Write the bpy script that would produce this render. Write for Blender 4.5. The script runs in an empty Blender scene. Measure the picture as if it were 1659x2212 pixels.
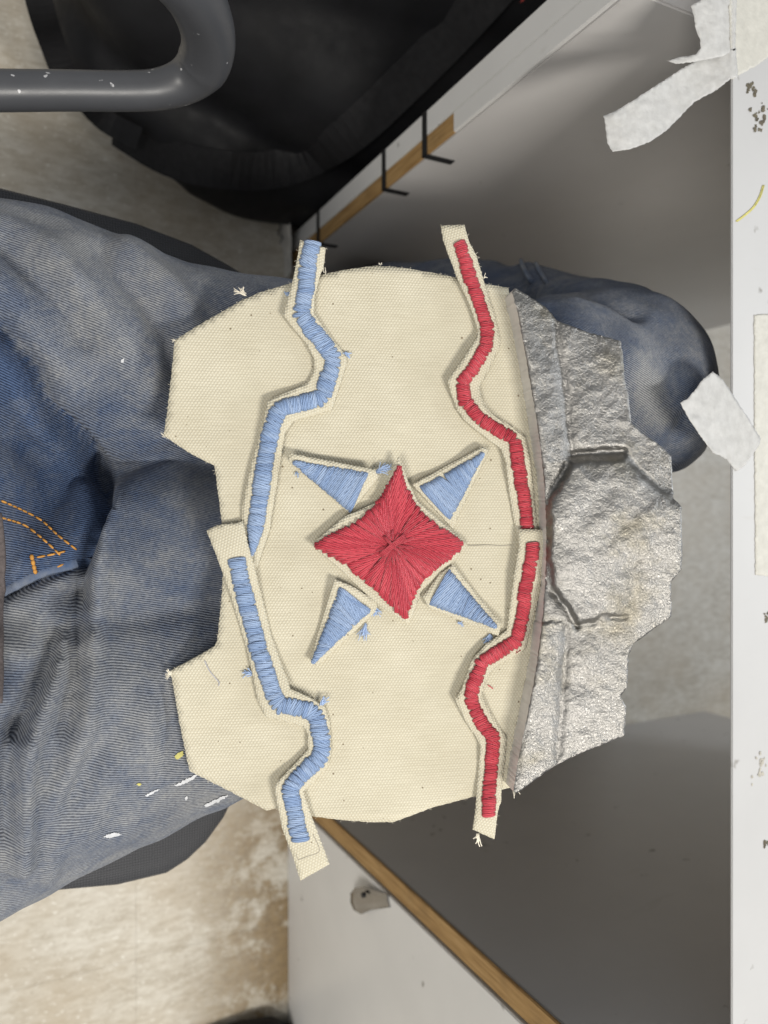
import bpy, bmesh, math, random
import numpy as np
from mathutils import Vector, Matrix, noise
from mathutils.geometry import delaunay_2d_cdt
from mathutils.bvhtree import BVHTree
R = math.radians
sc = bpy.context.scene
C = sc.collection
random.seed(7)

# ------------------------------------------------------------------ camera
H = 1.06                      # phone height above the floor
TILT = R(27)                  # looking down and forward (+X) from the lap's owner
AX = Vector((math.sin(TILT), 0, -math.cos(TILT)))
RT = Vector((math.cos(TILT), 0, math.sin(TILT)))
UP = Vector((0, 1, 0))
CAM = Vector((0, 0, H))
F = 1659.0                    # focal length in pixels of a 1659 x 2212 view of the photograph
cam = bpy.data.cameras.new('camera')
cam.sensor_fit = 'HORIZONTAL'; cam.sensor_width = 36; cam.lens = 36
cam.clip_start = 0.01; cam.clip_end = 100
cam.dof.use_dof = True; cam.dof.focus_distance = 0.455; cam.dof.aperture_fstop = 9.0
co = bpy.data.objects.new('camera', cam); C.objects.link(co)
M4 = Matrix((RT, UP, -AX)).transposed().to_4x4(); M4.translation = CAM
co.matrix_world = M4
sc.camera = co

# ------------------------------------------------------------------ room light
w = bpy.data.worlds.new('World'); sc.world = w; w.use_nodes = True
bgn = w.node_tree.nodes['Background']
bgn.inputs[0].default_value = (0.93, 0.96, 1.0, 1); bgn.inputs[1].default_value = 0.32
def area(name, loc, target, sx, sy, power, col):
    l = bpy.data.lights.new(name, 'AREA'); l.shape = 'RECTANGLE'; l.size = sx; l.size_y = sy
    l.energy = power; l.color = col
    o = bpy.data.objects.new(name, l); C.objects.link(o); o.location = loc
    o.rotation_euler = (Vector(target) - Vector(loc)).to_track_quat('-Z', 'Y').to_euler()
area('ceiling_tube_light', (0.55, -1.0, 2.6), (0.25, 0, 0.6), 0.75, 0.22, 38, (1.0, 0.955, 0.88))
area('rear_ceiling_light', (-1.55, -1.0, 2.5), (0.3, -0.2, 0.4), 0.9, 0.9, 38, (1.0, 0.955, 0.88))
area('far_ceiling_light', (3.0, 0.3, 2.5), (1.1, 0, 0.1), 1.4, 0.7, 42, (0.9, 0.95, 1.0))
sc.view_settings.view_transform = 'Standard'; sc.view_settings.look = 'None'
sc.view_settings.exposure = 0.08; sc.view_settings.gamma = 1.0
sc.view_settings.use_curve_mapping = False

# ------------------------------------------------------------------ pixel helpers
def ray(px, py):
    return (AX + RT * ((px - 829.5) / F) + UP * ((1106 - py) / F))
def on_z(px, py, z):
    d = ray(px, py); return CAM + d * ((z - H) / d.z)
def on_x(px, py, x):
    d = ray(px, py); return CAM + d * (x / d.x)
def proj(v):
    q = Vector(v) - CAM; dp = q.dot(AX)
    return 829.5 + F * q.dot(RT) / dp, 1106 - F * q.y / dp
LT = R(18)                    # the piece on the lap leans up towards the knees
P0 = CAM + AX * 0.45
PN = Vector((-math.sin(LT), 0, math.cos(LT)))
PT = Vector((math.cos(LT), 0, math.sin(LT)))
def on_p(px, py, h=0.0):
    d = ray(px, py); return CAM + d * ((P0 + PN * h - CAM).dot(PN) / d.dot(PN))
def uv_p(v):
    q = v - P0; return q.dot(PT), q.y
MM = 0.001
PXM = 0.45 / F                # metres per pixel on the piece, about

# ------------------------------------------------------------------ materials
def mat(name):
    m = bpy.data.materials.new(name); m.use_nodes = True
    nt = m.node_tree; b = nt.nodes['Principled BSDF']
    return m, nt, b
def N(nt, t, **kw):
    n = nt.nodes.new(t)
    for k, v in kw.items():
        if k.startswith('i_'):
            key = k[2:]; key = int(key) if key.isdigit() else key.replace('_', ' ')
            n.inputs[key].default_value = v
        else: setattr(n, k, v)
    return n
def L(nt, a, b): nt.links.new(a, b)
def math_(nt, op, a, b=None, c=None):
    n = nt.nodes.new('ShaderNodeMath'); n.operation = op
    for i, x in enumerate((a, b, c)):
        if x is None: continue
        if isinstance(x, (int, float)): n.inputs[i].default_value = x
        else: nt.links.new(x, n.inputs[i])
    return n.outputs[0]
def ramp(nt, fac, stops):
    n = nt.nodes.new('ShaderNodeValToRGB'); e = n.color_ramp.elements
    while len(e) < len(stops): e.new(0.5)
    for k, (p, c) in enumerate(stops):
        e[k].position = p; e[k].color = (*c, 1) if len(c) == 3 else c
    nt.links.new(fac, n.inputs[0]); return n.outputs[0]
def mix(nt, fac, a, b, mode='MIX'):
    n = nt.nodes.new('ShaderNodeMix'); n.data_type = 'RGBA'; n.blend_type = mode
    for s, x in ((0, fac), (6, a), (7, b)):
        if isinstance(x, (int, float)): n.inputs[s].default_value = x
        elif isinstance(x, tuple): n.inputs[s].default_value = (*x, 1) if len(x) == 3 else x
        else: nt.links.new(x, n.inputs[s])
    return n.outputs[2]
def noise_(nt, vec, scale, detail=4, rough=0.55, dist=0.0):
    n = N(nt, 'ShaderNodeTexNoise', i_Scale=scale, i_Detail=detail, i_Roughness=rough, i_Distortion=dist)
    if vec is not None: nt.links.new(vec, n.inputs['Vector'])
    return n.outputs[0]
def bump(nt, b, h, strength, dist, prev=None):
    n = N(nt, 'ShaderNodeBump', i_Strength=strength, i_Distance=dist)
    nt.links.new(h, n.inputs['Height'])
    if prev is not None: nt.links.new(prev, n.inputs['Normal'])
    nt.links.new(n.outputs[0], b.inputs['Normal']); return n.outputs[0]
def obco(nt): return nt.nodes.new('ShaderNodeTexCoord').outputs['Object']
def scaled(nt, vec, s, rot=(0, 0, 0)):
    n = N(nt, 'ShaderNodeMapping', i_Scale=s, i_Rotation=rot); nt.links.new(vec, n.inputs[0]); return n.outputs[0]

def make_canvas():
    m, nt, b = mat('canvas_cloth')
    uv = nt.nodes.new('ShaderNodeUVMap').outputs[0]
    wob = noise_(nt, uv, 90, 2)
    sx = N(nt, 'ShaderNodeSeparateXYZ'); L(nt, uv, sx.inputs[0])
    wobc = math_(nt, 'MULTIPLY', math_(nt, 'SUBTRACT', wob, 0.5), 4.0)
    U = math_(nt, 'ADD', math_(nt, 'MULTIPLY', sx.outputs[0], 2*math.pi/0.0019), wobc)
    V = math_(nt, 'ADD', math_(nt, 'MULTIPLY', sx.outputs[1], 2*math.pi/0.001452), wobc)
    # plain weave: rows of rounded bumps, every second row shifted by half
    row = math_(nt, 'MULTIPLY', V, 0.5)
    warp = math_(nt, 'MULTIPLY', math_(nt, 'SINE', U), math_(nt, 'SINE', row))
    weft = math_(nt, 'ABSOLUTE', math_(nt, 'SINE', row))
    weave = math_(nt, 'ADD', math_(nt, 'MULTIPLY', warp, 0.6), math_(nt, 'MULTIPLY', weft, 0.5))
    big = noise_(nt, uv, 22, 5, 0.6)
    fine = noise_(nt, uv, 900, 3)
    base = ramp(nt, big, [(0.3, (0.665, 0.63, 0.525)), (0.7, (0.735, 0.705, 0.605))])
    base = mix(nt, math_(nt, 'MULTIPLY', weave, 0.5), mix(nt, 1.0, base, (0.76, 0.73, 0.66), 'MULTIPLY'), mix(nt, 1.0, base, (1.05, 1.08, 1.08), 'MULTIPLY'))
    slub = noise_(nt, scaled(nt, uv, (60, 900, 1)), 1.0, 2)
    base = mix(nt, 0.3, base, mix(nt, 1.0, base, ramp(nt, slub, [(0.3, (0.8, 0.78, 0.74)), (0.7, (1.1, 1.1, 1.1))]), 'MULTIPLY'))
    vo = N(nt, 'ShaderNodeTexVoronoi', i_Scale=170.0, i_Randomness=1.0); L(nt, uv, vo.inputs['Vector'])
    sepc = N(nt, 'ShaderNodeSeparateColor'); L(nt, vo.outputs['Color'], sepc.inputs[0])
    spot = math_(nt, 'LESS_THAN', vo.outputs['Distance'], math_(nt, 'MULTIPLY', math_(nt, 'SUBTRACT', sepc.outputs[0], 0.55), 0.26))
    base = mix(nt, math_(nt, 'MULTIPLY', spot, 0.75), base, (0.14, 0.10, 0.055))
    L(nt, base, b.inputs['Base Color']); b.inputs['Roughness'].default_value = 0.95
    b.inputs['Specular IOR Level'].default_value = 0.1
    hh = math_(nt, 'ADD', weave, math_(nt, 'MULTIPLY', fine, 0.35))
    bump(nt, b, hh, 0.6, 0.0004)
    return m
def make_thread(name, c0, c1, c2):
    m, nt, b = mat(name)
    uv = nt.nodes.new('ShaderNodeUVMap').outputs[0]
    geo = nt.nodes.new('ShaderNodeNewGeometry')
    rnd = geo.outputs['Random Per Island']
    sx = N(nt, 'ShaderNodeSeparateXYZ'); L(nt, uv, sx.inputs[0])
    tw = math_(nt, 'SINE', math_(nt, 'ADD', math_(nt, 'MULTIPLY', sx.outputs[1], 56.0), math_(nt, 'MULTIPLY', sx.outputs[0], 1300)))
    col = ramp(nt, rnd, [(0.0, c0), (0.5, c1), (1.0, c2)])
    cv = math_(nt, 'MULTIPLY_ADD', tw, 0.10, 0.95)
    cc = N(nt, 'ShaderNodeCombineColor')
    for k in range(3): L(nt, cv, cc.inputs[k])
    col = mix(nt, 1.0, col, cc.outputs[0], 'MULTIPLY')
    L(nt, col, b.inputs['Base Color']); b.inputs['Roughness'].default_value = 0.42
    b.inputs['Specular IOR Level'].default_value = 0.45
    b.inputs['Sheen Weight'].default_value = 0.12; b.inputs['Sheen Roughness'].default_value = 0.4
    bump(nt, b, tw, 0.8, 0.0003)
    return m
def make_metal():
    m, nt, b = mat('cast_metal')
    o = obco(nt)
    n1 = noise_(nt, o, 760, 3, 0.6, 0.5); n2 = noise_(nt, o, 260, 4, 0.6, 0.4); n3 = noise_(nt, o, 22, 4, 0.6)
    col = ramp(nt, n3, [(0.3, (0.215, 0.20, 0.165)), (0.45, (0.255, 0.248, 0.235)), (0.72, (0.285, 0.278, 0.268))])
    L(nt, col, b.inputs['Base Color'])
    b.inputs['Metallic'].default_value = 1.0
    L(nt, ramp(nt, n1, [(0.3, (0.36,)*3), (0.7, (0.50,)*3)]), b.inputs['Roughness'])
    p = bump(nt, b, n1, 0.62, 0.0009)
    p = bump(nt, b, n2, 0.12, 0.0009, p)
    return m
def make_denim():
    m, nt, b = mat('washed_denim')
    o = obco(nt)
    tw = N(nt, 'ShaderNodeAttribute', attribute_name='twill').outputs['Fac']
    along = N(nt, 'ShaderNodeAttribute', attribute_name='along').outputs['Fac']
    ind = N(nt, 'ShaderNodeAttribute', attribute_name='indigo').outputs['Fac']
    wob = math_(nt, 'MULTIPLY', math_(nt, 'SUBTRACT', noise_(nt, o, 140, 3), 0.5), 3.0)
    ph = math_(nt, 'ADD', math_(nt, 'MULTIPLY', tw, 2*math.pi/0.0014), wob)
    s = math_(nt, 'MULTIPLY_ADD', math_(nt, 'SINE', ph), 0.46, 0.5)
    cx = N(nt, 'ShaderNodeCombineXYZ'); L(nt, math_(nt, 'MULTIPLY', along, 1.0), cx.inputs[0]); L(nt, math_(nt, 'MULTIPLY', tw, 3.0), cx.inputs[1])
    brk = noise_(nt, cx.outputs[0], 480, 2, 0.6)
    big = noise_(nt, o, 8, 5, 0.65, 0.5); mid = noise_(nt, o, 42, 5, 0.7); fin = noise_(nt, o, 260, 3, 0.7)
    fade = math_(nt, 'ADD', math_(nt, 'MULTIPLY_ADD', big, 1.5, -0.75), math_(nt, 'MULTIPLY_ADD', mid, 0.8, -0.40))
    fade = math_(nt, 'ADD', fade, math_(nt, 'MULTIPLY_ADD', fin, 0.5, -0.25))
    fade = math_(nt, 'ADD', fade, 0.60)
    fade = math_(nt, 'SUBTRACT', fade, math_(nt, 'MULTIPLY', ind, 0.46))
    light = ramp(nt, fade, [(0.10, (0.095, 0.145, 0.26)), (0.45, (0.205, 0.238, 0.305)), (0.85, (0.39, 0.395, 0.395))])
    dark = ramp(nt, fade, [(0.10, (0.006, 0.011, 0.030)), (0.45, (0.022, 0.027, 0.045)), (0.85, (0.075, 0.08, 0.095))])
    f = math_(nt, 'ADD', math_(nt, 'MULTIPLY', s, 0.85), math_(nt, 'MULTIPLY', math_(nt, 'SUBTRACT', brk, 0.5), 1.1))
    n = N(nt, 'ShaderNodeClamp'); L(nt, f, n.inputs[0])
    L(nt, mix(nt, n.outputs[0], dark, light), b.inputs['Base Color'])
    b.inputs['Roughness'].default_value = 0.92; b.inputs['Specular IOR Level'].default_value = 0.15
    b.inputs['Sheen Weight'].default_value = 0.08
    bump(nt, b, math_(nt, 'ADD', s, math_(nt, 'MULTIPLY', brk, 0.7)), 0.5, 0.0005)
    return m
def make_plain(name, col, rough=0.5, var=0.12, scale=30, spec=0.5, metal=0.0, bstr=0.0, bscale=400, bdist=0.0005, specks=None):
    m, nt, b = mat(name); o = obco(nt)
    n = noise_(nt, o, scale, 5, 0.6)
    lo = tuple(c*(1-var) for c in col); hi = tuple(min(1, c*(1+var)) for c in col)
    c = ramp(nt, n, [(0.3, lo), (0.7, hi)])
    if specks:
        scol, sscale, thr = specks
        k = noise_(nt, o, sscale, 2, 0.5)
        c = mix(nt, ramp(nt, k, [(thr, (0, 0, 0)), (thr+0.02, (1, 1, 1))]), c, scol)
    L(nt, c, b.inputs['Base Color'])
    L(nt, ramp(nt, noise_(nt, o, scale*2.3, 4), [(0.3, (max(0.02, rough*0.85),)*3), (0.7, (min(1, rough*1.12),)*3)]), b.inputs['Roughness'])
    b.inputs['Specular IOR Level'].default_value = spec; b.inputs['Metallic'].default_value = metal
    if bstr: bump(nt, b, noise_(nt, o, bscale, 3), bstr, bdist)
    return m
def make_floor():
    m, nt, b = mat('vinyl_floor_tile')
    o = nt.nodes.new('ShaderNodeNewGeometry').outputs['Position']
    st = noise_(nt, scaled(nt, o, (14, 34, 1), (0, 0, R(9))), 1.0, 6, 0.72, 0.15)
    st2 = noise_(nt, scaled(nt, o, (45, 130, 1), (0, 0, R(14))), 1.0, 4, 0.65, 0.1)
    bl = noise_(nt, o, 6, 4, 0.6)
    c = ramp(nt, st, [(0.32, (0.42, 0.375, 0.30)), (0.5, (0.56, 0.52, 0.44)), (0.68, (0.66, 0.63, 0.56))])
    c = mix(nt, 0.4, c, ramp(nt, st2, [(0.38, (0.40, 0.35, 0.27)), (0.62, (0.72, 0.69, 0.62))]))
    c = mix(nt, ramp(nt, bl, [(0.42, (0, 0, 0)), (0.7, (0.6,)*3)]), c, (0.44, 0.36, 0.25))
    fine = noise_(nt, o, 95, 5, 0.75)
    c = mix(nt, ramp(nt, fine, [(0.56, (0, 0, 0)), (0.74, (0.6,)*3)]), c, (0.33, 0.28, 0.20))
    wf = noise_(nt, scaled(nt, o, (120, 210, 1), (0, 0, R(20))), 1.0, 3, 0.6)
    c = mix(nt, ramp(nt, wf, [(0.60, (0, 0, 0)), (0.70, (0.75,)*3)]), c, (0.80, 0.78, 0.72))
    # old brown water stains, a strip of them by the foot of the white cabinet
    sx = N(nt, 'ShaderNodeSeparateXYZ'); L(nt, o, sx.inputs[0])
    near = N(nt, 'ShaderNodeMapRange', interpolation_type='SMOOTHSTEP'); L(nt, sx.outputs[0], near.inputs[0])
    near.inputs[1].default_value = 0.17; near.inputs[2].default_value = 0.40
    low = N(nt, 'ShaderNodeMapRange', interpolation_type='SMOOTHSTEP'); L(nt, sx.outputs[1], low.inputs[0])
    low.inputs[1].default_value = -0.34; low.inputs[2].default_value = -0.48
    out = math_(nt, 'LESS_THAN', sx.outputs[0], 0.5)
    msk = math_(nt, 'MULTIPLY', math_(nt, 'MULTIPLY', near.outputs[0], low.outputs[0]), out)
    sn = noise_(nt, o, 13, 6, 0.72, 0.15)
    stain = math_(nt, 'MULTIPLY', msk, math_(nt, 'MULTIPLY', ramp(nt, sn, [(0.42, (0, 0, 0)), (0.52, (1, 1, 1))]), 0.9))
    c = mix(nt, stain, c, ramp(nt, fine, [(0.3, (0.13, 0.075, 0.02)), (0.7, (0.30, 0.20, 0.08))]))
    sp = noise_(nt, o, 26, 2, 0.5)
    c = mix(nt, ramp(nt, sp, [(0.735, (0, 0, 0)), (0.765, (0.7,)*3)]), c, (0.22, 0.15, 0.07))
    L(nt, c, b.inputs['Base Color'])
    L(nt, ramp(nt, st, [(0.3, (0.34,)*3), (0.7, (0.5,)*3)]), b.inputs['Roughness'])
    bump(nt, b, fine, 0.15, 0.001)
    return m
def make_wood():
    m, nt, b = mat('raw_particle_edge'); o = obco(nt)
    g = noise_(nt, scaled(nt, o, (300, 300, 18)), 1.0, 5, 0.65)
    d = noise_(nt, o, 30, 4)
    c = ramp(nt, g, [(0.3, (0.23, 0.125, 0.04)), (0.55, (0.40, 0.245, 0.095)), (0.75, (0.50, 0.33, 0.15))])
    c = mix(nt, ramp(nt, d, [(0.55, (0, 0, 0)), (0.75, (0.5,)*3)]), c, (0.16, 0.10, 0.04))
    L(nt, c, b.inputs['Base Color']); b.inputs['Roughness'].default_value = 0.75
    bump(nt, b, g, 0.4, 0.001); return m
def make_laminate(name, col, rough):
    m, nt, b = mat(name); o = obco(nt)
    n = noise_(nt, o, 5, 5, 0.6); k = noise_(nt, o, 42, 3, 0.55); s = noise_(nt, scaled(nt, o, (8, 40, 40)), 1, 4, 0.6, 0.5)
    c = ramp(nt, n, [(0.3, tuple(x*0.9 for x in col)), (0.7, col)])
    c = mix(nt, ramp(nt, k, [(0.70, (0, 0, 0)), (0.76, (0.75,)*3)]), c, (0.13, 0.115, 0.09))
    c = mix(nt, ramp(nt, s, [(0.66, (0, 0, 0)), (0.85, (0.35,)*3)]), c, (0.36, 0.33, 0.28))
    L(nt, c, b.inputs['Base Color']); b.inputs['Roughness'].default_value = rough
    bump(nt, b, noise_(nt, o, 300, 2), 0.06, 0.001)
    return m
def make_tape():
    m, nt, b = mat('masking_tape'); o = obco(nt)
    n = noise_(nt, o, 170, 5, 0.65); k = noise_(nt, o, 700, 2)
    L(nt, ramp(nt, n, [(0.3, (0.58, 0.58, 0.57)), (0.7, (0.74, 0.74, 0.735))]), b.inputs['Base Color'])
    b.inputs['Roughness'].default_value = 0.7
    tr = N(nt, 'ShaderNodeBsdfTranslucent'); tr.inputs[0].default_value = (0.8, 0.79, 0.76, 1)
    mx = N(nt, 'ShaderNodeMixShader'); mx.inputs[0].default_value = 0.38
    L(nt, b.outputs[0], mx.inputs[1]); L(nt, tr.outputs[0], mx.inputs[2])
    L(nt, mx.outputs[0], nt.nodes['Material Output'].inputs[0])
    bump(nt, b, math_(nt, 'ADD', n, math_(nt, 'MULTIPLY', k, 0.5)), 0.5, 0.0008); return m
def make_mesh_seat():
    m, nt, b = mat('ribbed_seat_plastic'); o = obco(nt)
    sx = N(nt, 'ShaderNodeSeparateXYZ'); L(nt, o, sx.inputs[0])
    a = math_(nt, 'SINE', math_(nt, 'MULTIPLY', math_(nt, 'ADD', sx.outputs[0], sx.outputs[1]), 2*math.pi/0.0042))
    c = math_(nt, 'SINE', math_(nt, 'MULTIPLY', math_(nt, 'SUBTRACT', sx.outputs[0], sx.outputs[1]), 2*math.pi/0.0042))
    p = math_(nt, 'MULTIPLY', a, c)
    L(nt, ramp(nt, math_(nt, 'MULTIPLY_ADD', p, 0.5, 0.5), [(0.2, (0.030, 0.031, 0.035)), (0.8, (0.056, 0.057, 0.063))]), b.inputs['Base Color'])
    b.inputs['Roughness'].default_value = 0.55
    bump(nt, b, p, 0.5, 0.0008); return m

CANVAS = make_canvas()
BLUE = make_thread('blue_floss', (0.225, 0.33, 0.545), (0.28, 0.39, 0.60), (0.345, 0.455, 0.66))
RED = make_thread('red_floss', (0.46, 0.034, 0.055), (0.54, 0.046, 0.070), (0.61, 0.065, 0.09))
FIBB = make_plain('blue_fibre', (0.36, 0.47, 0.68), 0.6, 0.15, 400, 0.3)
METAL = make_metal(); DENIM = make_denim(); FLOOR = make_floor(); WOOD = make_wood()
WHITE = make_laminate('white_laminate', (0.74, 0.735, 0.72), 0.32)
INNER = make_laminate('shaded_white_laminate', (0.62, 0.605, 0.595), 0.32)  # white laminate again, darkened in colour for the shade of the knee space
TAPE = make_tape(); SEAT = make_mesh_seat()
PLASTIC = make_plain('dark_grey_plastic', (0.062, 0.064, 0.07), 0.38, 0.08, 18, 0.5, bstr=0.08, bscale=900, specks=((0.4, 0.4, 0.41), 150, 0.715))
BLACK = make_plain('black_nylon', (0.0065, 0.0067, 0.0082), 0.6, 0.25, 25, 0.25, bstr=0.3, bscale=700)
BLACKS = make_plain('black_webbing', (0.008, 0.008, 0.0095), 0.7, 0.2, 60, 0.3, bstr=0.4, bscale=900)
RUBBER = make_plain('black_rubber', (0.014, 0.014, 0.015), 0.6, 0.2, 40, 0.4)
SHOE = make_plain('dark_brown_leather', (0.030, 0.018, 0.011), 0.5, 0.3, 40, 0.5)
CHROME = make_plain('nickel_plate', (0.30, 0.29, 0.28), 0.25, 0.1, 60, 0.5, metal=1.0)
ORANGE = make_plain('orange_stitch_thread', (0.55, 0.27, 0.06), 0.7, 0.25, 300, 0.3)
SEAMBLUE = make_plain('faded_seam_thread', (0.30, 0.33, 0.40), 0.8, 0.3, 300, 0.2)
LINT = make_plain('white_cotton_fray', (0.74, 0.69, 0.58), 0.9, 0.12, 300, 0.1)
WPAINT = make_plain('dried_white_paint', (0.56, 0.57, 0.59), 0.6, 0.12, 300, 0.4, bstr=0.4)
YPAINT = make_plain('dried_yellow_paint', (0.50, 0.46, 0.14), 0.6, 0.25, 300, 0.4)
BPAINT = make_plain('dried_brown_paint', (0.10, 0.085, 0.055), 0.6, 0.5, 220, 0.4)
GREYLINT = make_plain('grey_thread', (0.42, 0.42, 0.47), 0.8, 0.1, 300, 0.2)
SHIRT = make_plain('grey_brown_knit', (0.10, 0.085, 0.083), 0.95, 0.3, 500, 0.1, bstr=0.6, bscale=900)
REDTAG = make_plain('red_nylon', (0.33, 0.03, 0.025), 0.6, 0.2, 60, 0.3)
PENCIL = make_plain('pencil_grey', (0.36, 0.33, 0.27), 0.8, 0.2, 300, 0.2)
GREY = make_plain('dark_grey_panel', (0.10, 0.10, 0.105), 0.5, 0.12, 8, 0.4)
BROWNB = make_plain('brown_baseboard', (0.20, 0.15, 0.13), 0.6, 0.15, 12, 0.4)

# ------------------------------------------------------------------ mesh helpers
def link(name, verts, faces, m, parent=None, uvs=None, smooth=False):
    me = bpy.data.meshes.new(name); me.from_pydata([tuple(v) for v in verts], [], faces)
    me.update()
    if uvs is not None:
        ul = me.uv_layers.new(name='UVMap')
        li = np.empty(len(me.loops), dtype=np.int32); me.loops.foreach_get('vertex_index', li)
        arr = np.array(uvs, dtype=np.float32)[li]
        ul.data.foreach_set('uv', arr.ravel())
    if smooth: me.shade_smooth()
    me.materials.append(m)
    o = bpy.data.objects.new(name, me); C.objects.link(o)
    if parent is not None: o.parent = parent
    return o
def empty(name, label=None, cat=None, group=None, kind=None):
    o = bpy.data.objects.new(name, None); C.objects.link(o); o.empty_display_size = 0.02
    tag(o, label, cat, group, kind); return o
def tag(o, label=None, cat=None, group=None, kind=None):
    if label: o['label'] = label
    if cat: o['category'] = cat
    if group: o['group'] = group
    if kind: o['kind'] = kind
    return o
def box(name, x0, x1, y0, y1, z0, z1, m, parent=None, bev=0.0015):
    bm = bmesh.new(); bmesh.ops.create_cube(bm, size=1)
    for v in bm.verts:
        v.co = Vector(((x0+x1)/2 + v.co.x*(x1-x0), (y0+y1)/2 + v.co.y*(y1-y0), (z0+z1)/2 + v.co.z*(z1-z0)))
    if bev: bmesh.ops.bevel(bm, geom=bm.edges[:], offset=bev, segments=2, affect='EDGES')
    me = bpy.data.meshes.new(name); bm.to_mesh(me); bm.free(); me.materials.append(m)
    o = bpy.data.objects.new(name, me); C.objects.link(o)
    if parent is not None: o.parent = parent
    return o
def tube_data(pts, rads, sides=8, flat=1.0, upv=None, caps=True):
    """returns verts, faces, uvs of a tube through pts"""
    V, Fc, U = [], [], []
    n = len(pts); s = 0.0
    for i, p in enumerate(pts):
        p = Vector(p)
        t = (Vector(pts[min(i+1, n-1)]) - Vector(pts[max(i-1, 0)]))
        if t.length < 1e-9: t = Vector((1, 0, 0))
        t.normalize()
        u = upv if upv is not None else (Vector((0, 0, 1)) if abs(t.z) < 0.9 else Vector((1, 0, 0)))
        sd = t.cross(u)
        if sd.length < 1e-6: sd = t.cross(Vector((0.3, 0.8, 0.1)))
        sd.normalize(); uu = sd.cross(t).normalized()
        if i: s += (p - Vector(pts[i-1])).length
        r = rads[i] if isinstance(rads, (list, tuple)) else rads
        for k in range(sides):
            a = 2*math.pi*k/sides
            V.append(p + sd*(math.cos(a)*r) + uu*(math.sin(a)*r*flat)); U.append((s, k/sides))
    for i in range(n-1):
        for k in range(sides):
            a, b = i*sides+k, i*sides+(k+1) % sides
            Fc.append((a, b, b+sides, a+sides))
    if caps:
        Fc.append(tuple(range(sides-1, -1, -1))); Fc.append(tuple((n-1)*sides+k for k in range(sides)))
    return V, Fc, U
class Batch:
    def __init__(s): s.V, s.F, s.U = [], [], []
    def add(s, d):
        o = len(s.V); s.V += d[0]; s.U += d[2]; s.F += [tuple(i+o for i in f) for f in d[1]]
    def build(s, name, m, parent=None, smooth=True):
        return link(name, s.V, s.F, m, parent, s.U, smooth)
def catmull(pts, per=6):
    out = []; n = len(pts)
    for i in range(n-1):
        p0, p1, p2, p3 = (np.array(pts[max(i-1, 0)], float), np.array(pts[i], float), np.array(pts[i+1], float), np.array(pts[min(i+2, n-1)], float))
        for k in range(per):
            t = k/per
            out.append(0.5*((2*p1) + (-p0+p2)*t + (2*p0-5*p1+4*p2-p3)*t*t + (-p0+3*p1-3*p2+p3)*t**3))
    out.append(np.array(pts[-1], float)); return out
def densify(poly, step=5.0, jit=0.5, seed=0):
    rnd = random.Random(seed); out = []
    n = len(poly)
    for i in range(n):
        a, b = poly[i], poly[(i+1) % n]; d = math.hypot(b[0]-a[0], b[1]-a[1]); k = max(1, int(d/step))
        for j in range(k):
            t = j/k; q = 0.25 if j == 0 else 1
            out.append((a[0]+(b[0]-a[0])*t + rnd.uniform(-jit, jit)*q, a[1]+(b[1]-a[1])*t + rnd.uniform(-jit, jit)*q))
    return out
def inside(poly, x, y):
    c = False; j = len(poly)-1
    for i in range(len(poly)):
        xi, yi = poly[i]; xj, yj = poly[j]
        if (yi > y) != (yj > y) and x < (xj-xi)*(y-yi)/(yj-yi)+xi: c = not c
        j = i
    return c
def pdist(poly, x, y):
    P = np.array(poly); Q = np.roll(P, -1, 0); d = Q-P; w_ = np.array((x, y))-P
    t = np.clip((w_*d).sum(1)/np.maximum((d*d).sum(1), 1e-9), 0, 1)
    return float(np.sqrt((((P+d*t[:, None])-np.array((x, y)))**2).sum(1).min()))
def seg_dist(line, X, Y):
    """distance of arrays X, Y to a polyline"""
    P = np.array(line, float); best = np.full(np.shape(X), 1e9)
    for a, b in zip(P[:-1], P[1:]):
        d = b-a; t = np.clip(((X-a[0])*d[0]+(Y-a[1])*d[1])/max(d@d, 1e-9), 0, 1)
        best = np.minimum(best, np.hypot(X-a[0]-t*d[0], Y-a[1]-t*d[1]))
    return best
def cdt(poly, grid, extra=()):
    pts = [Vector(p) for p in poly]; n = len(poly)
    xs = [p[0] for p in poly]; ys = [p[1] for p in poly]
    row = 0; y = min(ys)+grid*0.5
    PN_ = np.array(poly)
    while y < max(ys):
        x = min(xs)+(grid*0.5 if row % 2 else 0)
        while x < max(xs):
            if inside(poly, x, y) and np.hypot(PN_[:, 0]-x, PN_[:, 1]-y).min() > grid*0.55: pts.append(Vector((x, y)))
            x += grid
        y += grid*0.866; row += 1
    r = delaunay_2d_cdt(pts, [(i, (i+1) % n) for i in range(n)], [], 1, 1e-5)
    V, E, Fc = r[0], r[1], r[2]
    return [tuple(v) for v in V], [tuple(f) for f in Fc]
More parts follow.
